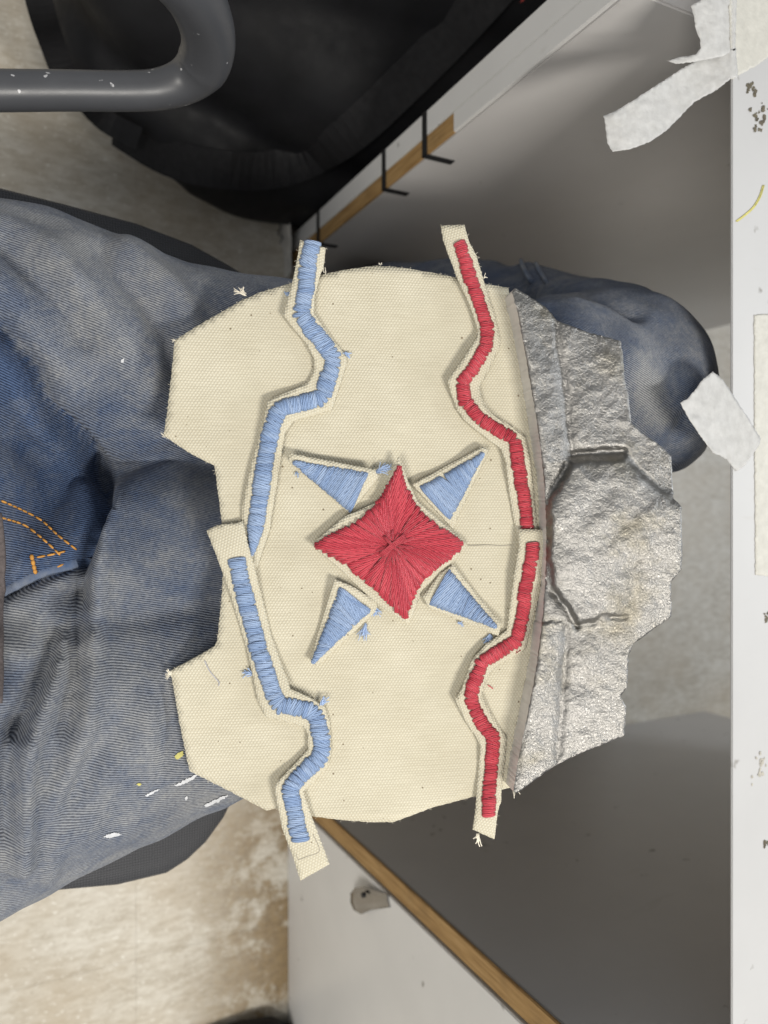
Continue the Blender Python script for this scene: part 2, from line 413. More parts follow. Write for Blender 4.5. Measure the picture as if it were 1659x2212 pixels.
def plate(name, poly, hfun, thick, m, parent=None, grid=8, rot=0.0, mapf=None, normal=None, jit=0.5, step=5, seed=0, smooth=True, bottom=None):
    """a thin sheet cut to the pixel outline, laid on the lap plane at height hfun(px,py)"""
    poly = densify(poly, step, jit, seed)
    V2, Fc = cdt(poly, grid)
    mapf = mapf or on_p; normal = normal or PN
    top = [mapf(x, y, hfun(x, y)) for x, y in V2]
    ca, sa = math.cos(rot), math.sin(rot)
    U = []
    for v in top:
        a, b = uv_p(v); U.append((a*ca-b*sa, a*sa+b*ca))
    # orientation: make faces look along +normal
    f = Fc[0]; nn = (top[f[1]]-top[f[0]]).cross(top[f[2]]-top[f[0]])
    if nn.dot(normal) < 0: Fc = [tuple(reversed(f)) for f in Fc]
    n = len(top)
    bot = [v - normal*(thick if bottom is None else bottom(*V2[i], hfun(*V2[i]))) for i, v in enumerate(top)]
    cnt = {}
    for f in Fc:
        for a, b in zip(f, f[1:]+f[:1]): cnt[(a, b)] = 1
    side = [(b, a, a+n, b+n) for (a, b) in cnt if (b, a) not in cnt]
    faces = Fc + [tuple(i+n for i in reversed(f)) for f in Fc] + side
    o = link(name, top+bot, faces, m, parent, U+U, False)
    if smooth:
        me = o.data; flags = [True]*(2*len(Fc)) + [False]*len(side)
        me.polygons.foreach_set('use_smooth', flags)
        for e in me.edges: pass
    return o
def bumps(base, lst):
    def f(x, y):
        h = base
        for (cx, cy, a, r) in lst: h += a*MM*math.exp(-((x-cx)**2+(y-cy)**2)/(r*r))
        return h
    return f
def fray(name, base, n, length, m, parent, h0, spread=1.2, ang=0.0, seed=1, rad=0.00018):
    """a tuft of loose fibres growing from a pixel on the lap plane"""
    rnd = random.Random(seed); B = Batch()
    for k in range(n):
        a = ang + rnd.uniform(-spread, spread); l = length*rnd.uniform(0.5, 1.1); x, y = base
        x += rnd.uniform(-3, 3); y += rnd.uniform(-3, 3); pts = []; h = h0
        for j in range(6):
            pts.append(on_p(x, y, h)); x += math.cos(a)*l/5; y -= math.sin(a)*l/5; a += rnd.uniform(-0.35, 0.35); h += rnd.uniform(-0.2, 0.4)*MM
        B.add(tube_data(pts, rad, 5, 1.0, PN))
    return B.build(name, m, parent)

# ------------------------------------------------------------------ the setting: floor
fl = link('floor', [(-1.6, -2.2, -0.004), (3.2, -2.2, -0.004), (3.2, 2.2, -0.004), (-1.6, 2.2, -0.004)], [(0, 1, 2, 3)],
          make_plain('floor_joint', (0.46, 0.42, 0.35), 0.9), None)
tag(fl, kind='structure')
TS = 0.305; tile_me = None
for i in range(-4, 9):
    for j in range(-6, 6):
        x0, y0 = 0.17 + i*TS, 0.015 + j*TS
        if tile_me is None:
            t = box('tile', 0.00012, TS-0.00012, 0.00012, TS-0.00012, -0.0035, 0.0, FLOOR, fl, 0.0); tile_me = t.data
        else:
            t = bpy.data.objects.new('tile', tile_me); C.objects.link(t); t.parent = fl
        t.location = (x0, y0, 0)

# ------------------------------------------------------------------ the desk
DX = 0.385; ZT = 0.700
desk = empty('desk', 'white workbench with chipped wood-edged side panels and an open knee space', 'desk')
ed = on_z(1582, 1106, ZT).x
box('tabletop', ed, 1.45, -1.3, 1.2, ZT-0.002, ZT, make_laminate('worn_white_tabletop', (0.47, 0.47, 0.47), 0.5), desk, 0.0006)
box('tabletop_core', ed+0.065, 1.44, -1.29, 1.19, ZT-0.03, ZT-0.0025, WOOD, desk)
PA, PB = 0.357, 0.400            # far side panel (between its inner and outer face)
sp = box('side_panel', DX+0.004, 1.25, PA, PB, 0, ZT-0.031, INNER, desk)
box('edge_band', DX+0.0005, DX+0.004, PA+0.019, PB, 0.0, ZT-0.032, WHITE, sp, 0.0006)
box('wood_edge', DX+0.0012, DX+0.004, PA, PA+0.0185, 0.0, 0.446, WOOD, sp, 0.0006)
box('edge_band', DX+0.0005, DX+0.004, PA, PA+0.0187, 0.447, ZT-0.032, WHITE, sp, 0.0006)
for k, (bx, by) in enumerate(((687, 478), (829, 350), (917, 262))):
    z = on_x(bx, by, DX).z
    bm = bmesh.new()
    hw = 0.0042
    B = Batch()
    for (x0, x1, y0, y1) in ((DX-0.0006, DX+0.0004, PA-0.001, PB), (DX-0.0006, DX+0.027+0.003*k, PA-0.0012, PA-0.0002)):
        v = [Vector((x, y, zz)) for x in (x0, x1) for y in (y0, y1) for zz in (z-hw, z+hw)]
        B.add((v, [(0, 1, 3, 2), (4, 6, 7, 5), (0, 4, 5, 1), (2, 3, 7, 6), (0, 2, 6, 4), (1, 5, 7, 3)], [(0, 0)]*8))
    B.build('black_band', RUBBER, sp, False)
NA, NB = -0.392, -0.414          # near side panel
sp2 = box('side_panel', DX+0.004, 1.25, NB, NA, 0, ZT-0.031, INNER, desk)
box('wood_edge', DX+0.0005, DX+0.004, NB, NA, 0, ZT-0.031, WOOD, sp2, 0.0008)
cab = box('cabinet', DX+0.004, 1.2, -1.25, NB-0.0012, 0.004, ZT-0.031, WHITE, desk)
box('cabinet_front', DX-0.002, DX+0.0038, -1.25, NB-0.002, 0.0005, ZT-0.031, WHITE, cab, 0.001)
bk = box('back_panel', 1.262, 1.28, NB, PB, 0.42, ZT-0.031, GREY, desk)
# nickel tab latched over the cabinet front
def tab():
    poly = [(757, 1930), (766, 1918), (782, 1916), (838, 1932), (842, 1960), (800, 1966), (780, 1975), (764, 1966), (757, 1950)]
    f = lambda x, y, h: on_x(x, y, DX-0.0025-h)
    o = plate('latch_tab', poly, lambda x, y: 0.010*min(1, max(0, (836-x)/70))**1.5+0.003*((y-1946)/28)**2, 0.0018, CHROME, cab, 6, mapf=f, normal=Vector((-1, 0, 0)), jit=0.1)
    c = on_x(782, 1934, DX-0.0145); V, Fc, U = tube_data([c+Vector((0.004, 0, 0)), c], 0.0028, 12, 1, Vector((0, 0, 1)))
    link('screw', V, Fc, RUBBER, o)
tab()

# ------------------------------------------------------------------ masking tape on the table edge
def tape(poly, zf, label, seed, m=TAPE):
    f = lambda x, y, h: on_z(x, y, h)
    z0 = zf; zf = lambda x, y: z0(x, y)+(0.0012*noise.noise(Vector((x*0.03, y*0.03, seed)))+0.0004*noise.noise(Vector((x*0.1, y*0.1, seed))) if x < 1575 else 0)
    o = plate('tape_strip', poly, zf, 0.00015, m, None, 5, mapf=f, normal=Vector((0, 0, 1)), jit=1.0, seed=seed, step=4)
    tag(o, label, 'tape', 'strips of masking tape on the table edge'); return o
def over(x, y, drop):              # lies on the table, then leaves its edge
    return ZT+0.0008 if x > 1581 else ZT+0.0008 + drop(x, y)
tape([(1493, 12), (1512, 2), (1522, -14), (1592, -14), (1588, 108), (1560, 122), (1530, 128), (1500, 134), (1460, 138), (1440, 131), (1475, 122), (1502, 118), (1514, 104), (1512, 84), (1503, 62), (1500, 38)],
     lambda x, y: over(x, y, lambda x, y: -0.004*((1581-x)/90)+0.003*math.sin(x*0.03)),
     'torn ragged piece of masking tape with a curled thin tail above the long hanging strip', 3)
tape([(1304, 249), (1330, 240), (1400, 196), (1470, 150), (1510, 128), (1555, 112), (1590, 104), (1594, 166), (1578, 170), (1550, 194), (1500, 220), (1440, 282), (1405, 306), (1362, 322), (1324, 328), (1312, 310), (1310, 285)],
     lambda x, y: over(x, y, lambda x, y: -0.016*((1581-x)/280)**1.3+0.005*math.sin((x-1581)*0.02)),
     'long strip of masking tape hanging loose off the white table edge', 5)
tape([(1470, 870), (1485, 862), (1506, 838), (1514, 824), (1540, 802), (1562, 820), (1596, 872), (1644, 948), (1640, 962), (1610, 1004), (1592, 1018), (1580, 1006), (1570, 992), (1556, 984), (1540, 978), (1512, 940), (1488, 905)],
     lambda x, y: over(x, y, lambda x, y: 0.004*((1581-x)/110)),
     'short wide piece of masking tape with torn ends sticking out beside the denim knee', 8)
tape([(1574, -16), (1690, -16), (1690, 95), (1640, 138), (1580, 172), (1577, 90)], lambda x, y: ZT+0.0003, 'piece of masking tape stuck flat on the table under the long hanging strip', 12,
     make_plain('old_yellowed_tape', (0.50, 0.49, 0.445), 0.6, 0.08, 120, 0.4, bstr=0.5, bscale=220, bdist=0.001))
tape([(1629, 680), (1700, 676), (1700, 1248), (1632, 1242), (1630, 950)], lambda x, y: ZT+0.0004, 'long piece of yellowed masking tape pressed flat along the tabletop', 13,
     bpy.data.materials['old_yellowed_tape'])
# dried paint on the tabletop (stains with a shape of their own)
def splat(name, c, n, r, m, zf, parent, seed, mapz=True):
    rnd = random.Random(seed); V, Fc = [], []
    for k in range(n):
        cx, cy = c[0]+rnd.gauss(0, r[0]), c[1]+rnd.gauss(0, r[1]); rr = rnd.uniform(2, 7)
        o = len(V); q = rnd.randint(7, 10); a0 = rnd.uniform(0, 6)
        for j in range(q):
            d = rr*rnd.uniform(0.45, 1.1); a = a0+2*math.pi*j/q
            V.append(on_z(cx+d*math.cos(a)*0.8, cy+d*math.sin(a)*1.2, zf+0.00002*k))
        Fc.append(tuple(range(o+q-1, o-1, -1)))
    return link(name, V, Fc, m, parent)
splat('paint_splatter', (1622, 192), 9, (6, 9), BPAINT, ZT+0.0002, desk, 1)
splat('paint_splatter', (1640, 250), 22, (8, 22), BPAINT, ZT+0.0002, desk, 2)
splat('paint_splatter', (1642, 1655), 18, (9, 14), make_plain('grey_paint', (0.38, 0.36, 0.31), 0.6, 0.3, 220), ZT+0.0002, desk, 4)
splat('paint_splatter', (1655, 1830), 5, (5, 6), BPAINT, ZT+0.0002, desk, 6)
splat('paint_splatter', (1656, 1330), 6, (3, 8), BPAINT, ZT+0.0002, desk, 9)
B = Batch()
for off in (0, 5):
    B.add(tube_data([on_z(x+off*0.6, y, ZT+0.0003) for x, y in catmull([(1648, 400), (1640, 425), (1626, 448), (1606, 466), (1590, 478)], 5)], 0.0005, 6, 0.3))
B.build('yellow_paint_streak', YPAINT, desk)

# ------------------------------------------------------------------ black bag on the floor beyond the far panel
def remesh_obj(name, parts, voxel, m, smooth_it=0, parent=None):
    """parts: list of (verts, faces); union by voxel remesh"""
    V, Fc = [], []
    for v, f in parts:
        o = len(V); V += [tuple(p) for p in v]; Fc += [tuple(i+o for i in q) for q in f]
    me = bpy.data.meshes.new(name); me.from_pydata(V, [], Fc); me.update()
    o = bpy.data.objects.new(name, me); C.objects.link(o)
    md = o.modifiers.new('r', 'REMESH'); md.mode = 'VOXEL'; md.voxel_size = voxel
    if smooth_it:
        s = o.modifiers.new('s', 'SMOOTH'); s.iterations = smooth_it; s.factor = 0.5
    dg = bpy.context.evaluated_depsgraph_get()
    me2 = bpy.data.meshes.new_from_object(o.evaluated_get(dg)); me2.name = name
    o.modifiers.clear(); o.data = me2; bpy.data.meshes.remove(me)
    me2.materials.clear(); me2.materials.append(m); me2.shade_smooth()
    if parent is not None: o.parent = parent
    return o
def capsule_chain(pts, sides=28):
    """tube with varying radius and round ends; pts = (x,y,z,r)"""
    P = catmull(pts, 8); q = [Vector(p[:3]) for p in P]; r = [float(p[3]) for p in P]
    t0 = (q[1]-q[0]).normalized(); t1 = (q[-1]-q[-2]).normalized()
    a, b = [], []
    for k in range(1, 6):
        th = math.pi/2*k/5.2
        a.append((q[0]-t0*(r[0]*math.sin(th)), r[0]*math.cos(th))); b.append((q[-1]+t1*(r[-1]*math.sin(th)), r[-1]*math.cos(th)))
    q = [x[0] for x in reversed(a)]+q+[x[0] for x in b]; r = [x[1] for x in reversed(a)]+r+[x[1] for x in b]
    d = tube_data(q, r, sides); return d[0], d[1]
bag = empty('bag', 'black fabric bag with wide straps slumped on the floor against the desk', 'bag')
def bag_body():
    outline = [(480, 474), (420, 424), (352, 342), (300, 300), (205, 262), (150, 120), (190, 20), (260, -160)]
    ch = []
    for (x, y, z, r) in ((0.45, 0.60, 0.16, 0.15), (0.70, 0.62, 0.16, 0.15)): pass
    parts = [capsule_chain([(0.20, 0.64, 0.19, 0.15), (0.32, 0.615, 0.16, 0.155), (0.50, 0.60, 0.17, 0.16), (0.80, 0.62, 0.17, 0.16)]),
             capsule_chain([(0.23, 0.72, 0.25, 0.15), (0.36, 0.72, 0.28, 0.18), (0.70, 0.72, 0.27, 0.18)]),
             capsule_chain([(0.25, 0.50, 0.07, 0.07), (0.315, 0.462, 0.066, 0.066), (0.60, 0.485, 0.07, 0.07)]),
             capsule_chain([(0.14, 0.57, 0.09, 0.08), (0.26, 0.475, 0.075, 0.07)])]
    o = remesh_obj('bag_body', parts, 0.011, BLACK, 6, bag)
    for v in o.data.vertices:
        n = v.normal.copy(); p = v.co
        f = noise.noise(Vector((p.x*9, p.y*9, p.z*14)))*0.012 + abs(noise.noise(Vector((p.x*5+7, p.y*14, p.z*6))))*0.016
        v.co = p + n*f
        v.co.y = max(v.co.y, PB+0.003) if v.co.x > DX-0.03 else v.co.y
        v.co.z = max(v.co.z, 0.001)
    return o
bb = bag_body(); bpy.context.view_layer.update()
def bvh_of(o):
    me = o.data; return BVHTree.FromPolygons([v.co.copy() for v in me.vertices], [tuple(p.vertices) for p in me.polygons])
bag_bvh = bvh_of(bb)
def hit(bvh, px, py, off=0.0):
    d = ray(px, py).normalized(); r = bvh.ray_cast(CAM, d)
    if r[0] is None: return None, None
    return r[0]+r[1]*off, r[1]
def ribbon(name, center, width, m, parent, lift=0.003, thick=0.0025):
    """a flat strap: center = list of (Vector, side Vector)"""
    V, Fc = [], []
    for p, s, u in center:
        V += [p-s*width/2+u*(lift), p+s*width/2+u*(lift), p+s*width/2+u*(lift+thick), p-s*width/2+u*(lift+thick)]
    for i in range(len(center)-1):
        for k in range(4):
            a, b = i*4+k, i*4+(k+1) % 4; Fc.append((a, b, b+4, a+4))
    Fc += [(3, 2, 1, 0), tuple(len(V)-4+k for k in range(4))]
    return link(name, V, Fc, m, parent, None, False)
def strap_on_bag(pxs, width):
    c = []; pts = []
    for x, y in catmull(pxs, 6):
        p, n = hit(bag_bvh, x, y)
        if p is not None: pts.append((p, n))
    for i, (p, n) in enumerate(pts):
        t = (pts[min(i+1, len(pts)-1)][0]-pts[max(i-1, 0)][0]).normalized()
        n = (CAM-p).normalized()*0.6+n*0.4
        c.append((p, t.cross(n).normalized(), n.normalized()))
    if len(c) > 3: ribbon('strap', c, width, BLACKS, bag, 0.004)
strap_on_bag([(250, 270), (360, 335), (460, 362), (570, 368), (660, 345), (760, 282), (860, 190), (960, 90), (1060, -20), (1120, -90)], 0.045)
c = []
pl = [(70, -60), (92, 30), (112, 90), (140, 160), (185, 215), (230, 262), (300, 300)]
zz = [0.25, 0.22, 0.19, 0.16, 0.13, 0.10, 0.12]
P3 = [on_z(x, y, z) for (x, y), z in zip(pl, zz)]
P3 = [Vector(p) for p in catmull([tuple(p) for p in P3], 5)]
for i, p in enumerate(P3):
    t = (P3[min(i+1, len(P3)-1)]-P3[max(i-1, 0)]).normalized(); n = (CAM-p).normalized()
    c.append((p, t.cross(n).normalized(), n))
ribbon('handle', c, 0.026, BLACKS, bag, 0.0)
V, Fc, U = tube_data([on_z(1120, -30, 0.36), on_z(1128, -6, 0.37), on_z(1150, 4, 0.36)], [0.012, 0.014, 0.008], 10)
link('red_tag', V, Fc, REDTAG, bag, None, True)

# strip of old tape standing at the foot of the far panel
f = lambda x, y, h: on_x(x, y, DX-0.012-h)
o = plate('paper_tag', [(581, 480), (586, 460), (600, 452), (618, 455), (626, 470), (629, 520), (629, 588), (622, 600), (583, 600), (579, 540)], lambda x, y: 0.004*math.sin(y*0.03), 0.0006,
          make_plain('soft_white_paper', (0.55, 0.53, 0.49), 0.7, 0.25, 60, 0.3, bstr=0.3), None, 8, mapf=f, normal=Vector((-1, 0, 0)), jit=0.3)
tag(o, 'pale round-topped paper tag at the foot of the far desk panel by the black bag', 'tag')
q = [on_x(x, y, DX-0.0175) for x, y in catmull([(598, 478), (606, 490), (600, 504), (610, 512), (604, 526)], 4)]
V, Fc, U = tube_data(q, 0.0013, 6, 0.5); link('scribble', V, Fc, GREY, o)

# dark cloth bundle at the foot of the white cabinet
q = [on_z(x, y, 0.02) for x, y in ((430, 2262), (500, 2236), (570, 2226), (618, 2232))]
cl = remesh_obj('cloth_bundle', [capsule_chain([(q[0].x, q[0].y, 0.012, 0.012), (q[1].x, q[1].y-0.01, 0.022, 0.024), (q[2].x, q[2].y-0.012, 0.025, 0.028), (q[3].x, q[3].y-0.012, 0.022, 0.024)])], 0.006, BLACK, 3)
for v in cl.data.vertices: v.co += v.normal*0.004*noise.noise(v.co*30); v.co.z = max(v.co.z, 0.0006)
tag(cl, 'small dark cloth bundle on the stained floor beside the white cabinet', 'cloth')

# ------------------------------------------------------------------ chair
chair = empty('chair', 'dark grey plastic armchair with ribbed seat and looped armrest under the seated person', 'chair')
SZ = 0.442
def seat():
    low = [(0, 1950), (107, 1937), (258, 1923), (365, 1897), (410, 1868), (451, 1829), (490, 1775), (516, 1721)]
    upp = [(0, 395), (130, 428), (300, 474), (420, 520), (500, 565), (580, 614)]
    pl = [on_z(x, y, SZ) for x, y in low]; pu = [on_z(x, y, SZ) for x, y in upp]
    ring = [(-0.24, -0.24), (-0.05, -0.27)] + [(p.x, p.y) for p in pl] + [(0.215, -0.12), (0.232, -0.02), (0.228, 0.08), (0.215, 0.15)] + [(p.x, p.y) for p in reversed(pu)] + [(-0.08, 0.235), (-0.24, 0.22)]
    n = len(ring); cx, cy = -0.02, -0.03
    V, Fc = [], []
    prof = [(0.3, 0.0), (0.7, 0.0), (0.94, 0.0), (0.985, -0.003), (1.0, -0.010), (0.995, -0.020), (0.97, -0.027), (0.6, -0.03)]
    for s, dz in prof:
        for x, y in ring: V.append((cx+(x-cx)*s, cy+(y-cy)*s, SZ+dz))
    for i in range(len(prof)-1):
        for k in range(n):
            a, b = i*n+k, i*n+(k+1) % n; Fc.append((a, a+n, b+n, b))
    Fc.append(tuple(range(n))); Fc.append(tuple(range(len(V)-1, len(V)-n-1, -1)))
    o = link('seat', V, Fc, SEAT, chair, None, True); bm = bmesh.new(); bm.from_mesh(o.data); bmesh.ops.recalc_face_normals(bm, faces=bm.faces[:]); bm.to_mesh(o.data); bm.free(); return o
seat_o = seat()
def loop_arm():
    Q = [(-420, 196, .512), (-200, 196, .512), (0, 196, .512), (150, 196, .512), (280, 197, .513), (350, 192, .515), (405, 172, .522), (440, 135, .536), (450, 88, .555), (440, 35, .575), (412, -20, .595), (360, -75, .612), (260, -130, .622), (100, -165, .626), (-150, -190, .628), (-420, -190, .628)]
    pts = [Vector(p) for p in catmull([tuple(on_z(*q)) for q in Q], 6)]
    rr = [0.0124+0.0052*min(1, max(0, (p.z-0.512)/0.022)) for p in pts]
    V, Fc, U = tube_data(pts, rr, 24, 1.0, Vector((0, -0.72, 0.69)))
    link('armrest', V, Fc, PLASTIC, chair, None, True)
    return pts
ap = loop_arm(); AY = ap[0].y
box('armrest_bracket', -0.22, -0.14, 0.15, AY-0.004, SZ-0.052, SZ-0.031, PLASTIC, chair, 0.004)
box('armrest_bracket', -0.22, -0.14, AY-0.0155, AY+0.012, SZ-0.052, 0.508, PLASTIC, chair, 0.004)
V, Fc, U = tube_data([(-0.04, -0.03, 0.09), (-0.04, -0.03, SZ-0.029)], 0.028, 20); link('stem', V, Fc, PLASTIC, chair)
for k in range(5):
    a = R(72*k+100); p = Vector((-0.04+0.27*math.cos(a), -0.03+0.27*math.sin(a), 0.075))
    V, Fc, U = tube_data([Vector((-0.04, -0.03, 0.105)), Vector((-0.04, -0.03, 0.1)).lerp(p, 0.6), p], [0.027, 0.022, 0.016], 10); lg = link('leg', V, Fc, PLASTIC, chair, None, True)
    V, Fc, U = tube_data([p+Vector((-0.012*math.sin(a), 0.012*math.cos(a), -0.047)), p-Vector((-0.012*math.sin(a), 0.012*math.cos(a), 0.047))], 0.028, 18); link('caster', V, Fc, RUBBER, lg)

# ------------------------------------------------------------------ seated person
person = empty('person', 'seated person in faded paint-flecked blue jeans, seen from above, work on the lap', 'person')
LEG1 = [(-0.15, 0.105, 0.53, 0.090), (-0.02, 0.110, 0.520, 0.084), (0.06, 0.104, 0.530, 0.076), (0.14, 0.094, 0.546, 0.068), (0.24, 0.080, 0.572, 0.072), (0.34, 0.085, 0.596, 0.076), (0.435, 0.095, 0.598, 0.080)]
CALF1 = [(0.435, 0.095, 0.60, 0.080), (0.462, 0.14, 0.48, 0.084), (0.455, 0.185, 0.36, 0.084), (0.45, 0.235, 0.22, 0.072), (0.455, 0.265, 0.11, 0.062)]
LEG2 = [(-0.15, -0.135, 0.53, 0.108), (-0.03, -0.140, 0.528, 0.106), (0.045, -0.130, 0.533, 0.094), (0.11, -0.118, 0.542, 0.082), (0.20, -0.104, 0.566, 0.075), (0.315, -0.095, 0.592, 0.075)]
INNER2 = [(-0.12, -0.065, 0.525, 0.07), (0.0, -0.060, 0.530, 0.062), (0.05, -0.046, 0.540, 0.058), (0.11, -0.024, 0.552, 0.055), (0.24, -0.035, 0.575, 0.060)]
CALF2 = [(0.315, -0.095, 0.592, 0.075), (0.335, -0.10, 0.45, 0.072), (0.32, -0.115, 0.28, 0.066), (0.31, -0.12, 0.11, 0.06)]
BELLY = [(-0.26, -0.01, 0.57, 0.12), (-0.15, -0.005, 0.57, 0.11), (-0.06, 0.0, 0.545, 0.085), (-0.01, 0.012, 0.518, 0.060)]
jeans = remesh_obj('jeans', [capsule_chain(LEG1), capsule_chain(CALF1), capsule_chain(LEG2), capsule_chain(INNER2), capsule_chain([(-0.02, 0.02, 0.485, 0.05), (0.06, 0.03, 0.498, 0.048), (0.14, 0.035, 0.505, 0.046)]), capsule_chain(CALF2), capsule_chain(BELLY)], 0.0036, DENIM, 5, person)
def drape():
    me = jeans.data; n = len(me.vertices)
    co_ = np.empty(n*3); me.vertices.foreach_get('co', co_); co_ = co_.reshape(-1, 3)
    no = np.empty(n*3); me.vertices.foreach_get('normal', no); no = no.reshape(-1, 3)
    q = co_-np.array(CAM); dp = q@np.array(AX)
    X = 829.5+F*(q@np.array(RT))/dp; Y = 1106-F*q[:, 1]/dp
    disp = np.zeros(n)
    def crease(line, amp, wid, per=6):           # amp in mm: + ridge, - valley
        d = seg_dist(catmull(line, per) if len(line) > 2 else line, X, Y)
        return amp*MM*np.exp(-(d/wid)**2)
    # folds of the upper thigh
    disp += crease([(225, 550), (262, 595), (320, 660), (365, 740), (390, 820)], -6, 20)
    disp += crease([(270, 545), (320, 580), (385, 650), (430, 740)], 5, 30)
    disp += crease([(120, 560), (205, 650), (270, 740), (320, 850)], 4, 38)
    disp += crease([(0, 520), (60, 585), (137, 657), (185, 740)], -6, 18)
    disp += crease([(0, 475), (90, 545), (160, 620)], 4, 24)
    disp += crease([(-10, 610), (60, 690), (120, 770), (170, 860)], 4, 30)
    # bulge of the fly and the creases that bound it
    disp += crease([(-10, 700), (72, 801), (101, 884), (202, 992), (222, 1065), (232, 1090)], -13, 15)
    disp += crease([(0, 770), (50, 860), (110, 950), (165, 1030)], 6, 40)
    disp += crease([(232, 1088), (200, 1160), (180, 1215), (173, 1300)], -14, 13)
    disp += crease([(173, 1211), (83, 1240), (4, 1283)], -9, 13)
    disp += crease([(250, 1095), (222, 1190), (205, 1290), (195, 1390)], 9, 22)
    disp += crease([(250, 1070), (300, 1030), (396, 990)], 2, 20)
    disp += crease([(215, 1010), (260, 1030), (330, 1000), (400, 965)], -3, 22)
    # folds of the lower thigh, running across the leg
    disp += crease([(170, 1290), (140, 1304), (103, 1433), (60, 1530), (43, 1575)], -10, 20)
    disp += crease([(168, 1320), (163, 1420), (150, 1519), (140, 1575)], -5.5, 18)
    disp += crease([(135, 1330), (120, 1450), (80, 1560), (55, 1650), (45, 1860)], 9, 22)
    disp += crease([(30, 1560), (18, 1660), (12, 1800)], -7, 20)
    disp += crease([(200, 1420), (190, 1540), (165, 1640), (120, 1760), (95, 1880)], 6, 24)
    disp += crease([(205, 1620), (165, 1700), (110, 1790), (85, 1880)], -5, 20)
    disp += crease([(0, 1400), (60, 1420), (90, 1330)], 2.5, 20)
    disp += crease([(330, 1560), (250, 1680), (170, 1800)], 2.5, 40)
    # knee
    disp += crease([(1120, 552), (1150, 590), (1165, 625), (1240, 640)], 2, 16)
    disp += crease([(1090, 560), (1120, 600), (1140, 640)], -2, 12)
    disp += crease([(1060, 640), (1180, 628), (1300, 640), (1380, 680)], -6, 12)
    disp += crease([(1480, 900), (1440, 1000), (1400, 1090)], -4, 16)
    disp += crease([(1520, 960), (1470, 1040), (1450, 1100)], 4, 20)
    disp += crease([(1220, 700), (1340, 760), (1440, 860)], 3, 40)
    for i in range(n):
        p = Vector(co_[i]); disp[i] += 0.0032*noise.noise(p*16)+0.0016*noise.noise(p*42)
    disp *= 1.5
    # where the work lies on the lap the cloth is pressed flat
    co_ += no*disp[:, None]
    h = (co_-np.array(P0))@np.array(PN)
    lim = np.where(co_[:, 2] > 0, -0.0045, 1)
    onlap = (X > 300) & (X < 1400) & (Y > 600) & (Y < 1720) & (h > lim)
    xm = X > 1165
    lim2 = np.where(xm, -0.0115, -0.0045)
    sel = (X > 340) & (X < 1480) & (Y > 560) & (Y < 1760) & (h > lim2)
    co_[sel] -= np.outer((h-lim2)[sel], np.array(PN))
    # and the seat carries the thighs
    sb = (co_[:, 0] < 0.235) & (co_[:, 2] < SZ+0.001) & (co_[:, 2] > SZ-0.09)
    co_[sb, 2] = SZ+0.001
    me.vertices.foreach_set('co', co_.ravel())
    bm = bmesh.new(); bm.from_mesh(me)
    for _ in range(2): bmesh.ops.smooth_vert(bm, verts=bm.verts[:], factor=0.5, use_axis_x=True, use_axis_y=True, use_axis_z=True)
    bm.to_mesh(me); bm.free(); me.vertices.foreach_get('co', (cc_ := np.empty(n*3))); co_ = cc_.reshape(-1, 3)
    # cloth coordinates for the twill
    def axis(chain, p):
        P = np.array(catmull(chain, 8))[:, :3]; s = np.concatenate(([0], np.cumsum(np.linalg.norm(np.diff(P, axis=0), axis=1))))
        k = np.linalg.norm(p[:, None, :]-P[None], axis=2).argmin(1)
        d = np.linalg.norm(p-P[k], axis=1)
        return k, d, s[k], P
    tw = np.zeros(n); al = np.zeros(n); ind = np.zeros(n)
    for ch in range(0, n, 20000):
        p = co_[ch:ch+20000]
        dd = disp[ch:ch+20000]; u_ = np.clip((p[:, 1]+0.06)/0.12, 0, 1); u_ = u_*u_*(3-2*u_)
        a_ = 0.20+0.22*u_; xs = p[:, 0]-0.55*np.minimum(0, p[:, 2]-0.5)
        tw[ch:ch+20000] = p[:, 1]*1.02+xs*a_+0.12*dd
        al[ch:ch+20000] = xs-0.3*p[:, 1]
    # darker, less worn cloth round the fly, the seams and the hidden insides
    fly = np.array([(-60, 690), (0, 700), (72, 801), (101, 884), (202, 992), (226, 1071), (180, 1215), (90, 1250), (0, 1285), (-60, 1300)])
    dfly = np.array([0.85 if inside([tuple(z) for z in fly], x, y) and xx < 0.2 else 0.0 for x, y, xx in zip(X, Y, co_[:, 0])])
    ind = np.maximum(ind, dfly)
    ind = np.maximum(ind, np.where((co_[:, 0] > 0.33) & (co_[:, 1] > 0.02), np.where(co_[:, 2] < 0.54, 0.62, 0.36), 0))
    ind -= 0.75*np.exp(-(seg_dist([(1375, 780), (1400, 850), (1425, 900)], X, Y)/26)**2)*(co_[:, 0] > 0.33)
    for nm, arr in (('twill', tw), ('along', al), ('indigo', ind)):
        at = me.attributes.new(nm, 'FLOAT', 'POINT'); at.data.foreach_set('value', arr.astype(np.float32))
    me.update()
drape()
jb = bvh_of(jeans)
def surf_line(pxs, off=0.0006, per=6):
    out = []
    for x, y in catmull(pxs, per):
        p, n = hit(jb, x, y, off)
        if p is not None: out.append((p, n))
    return out
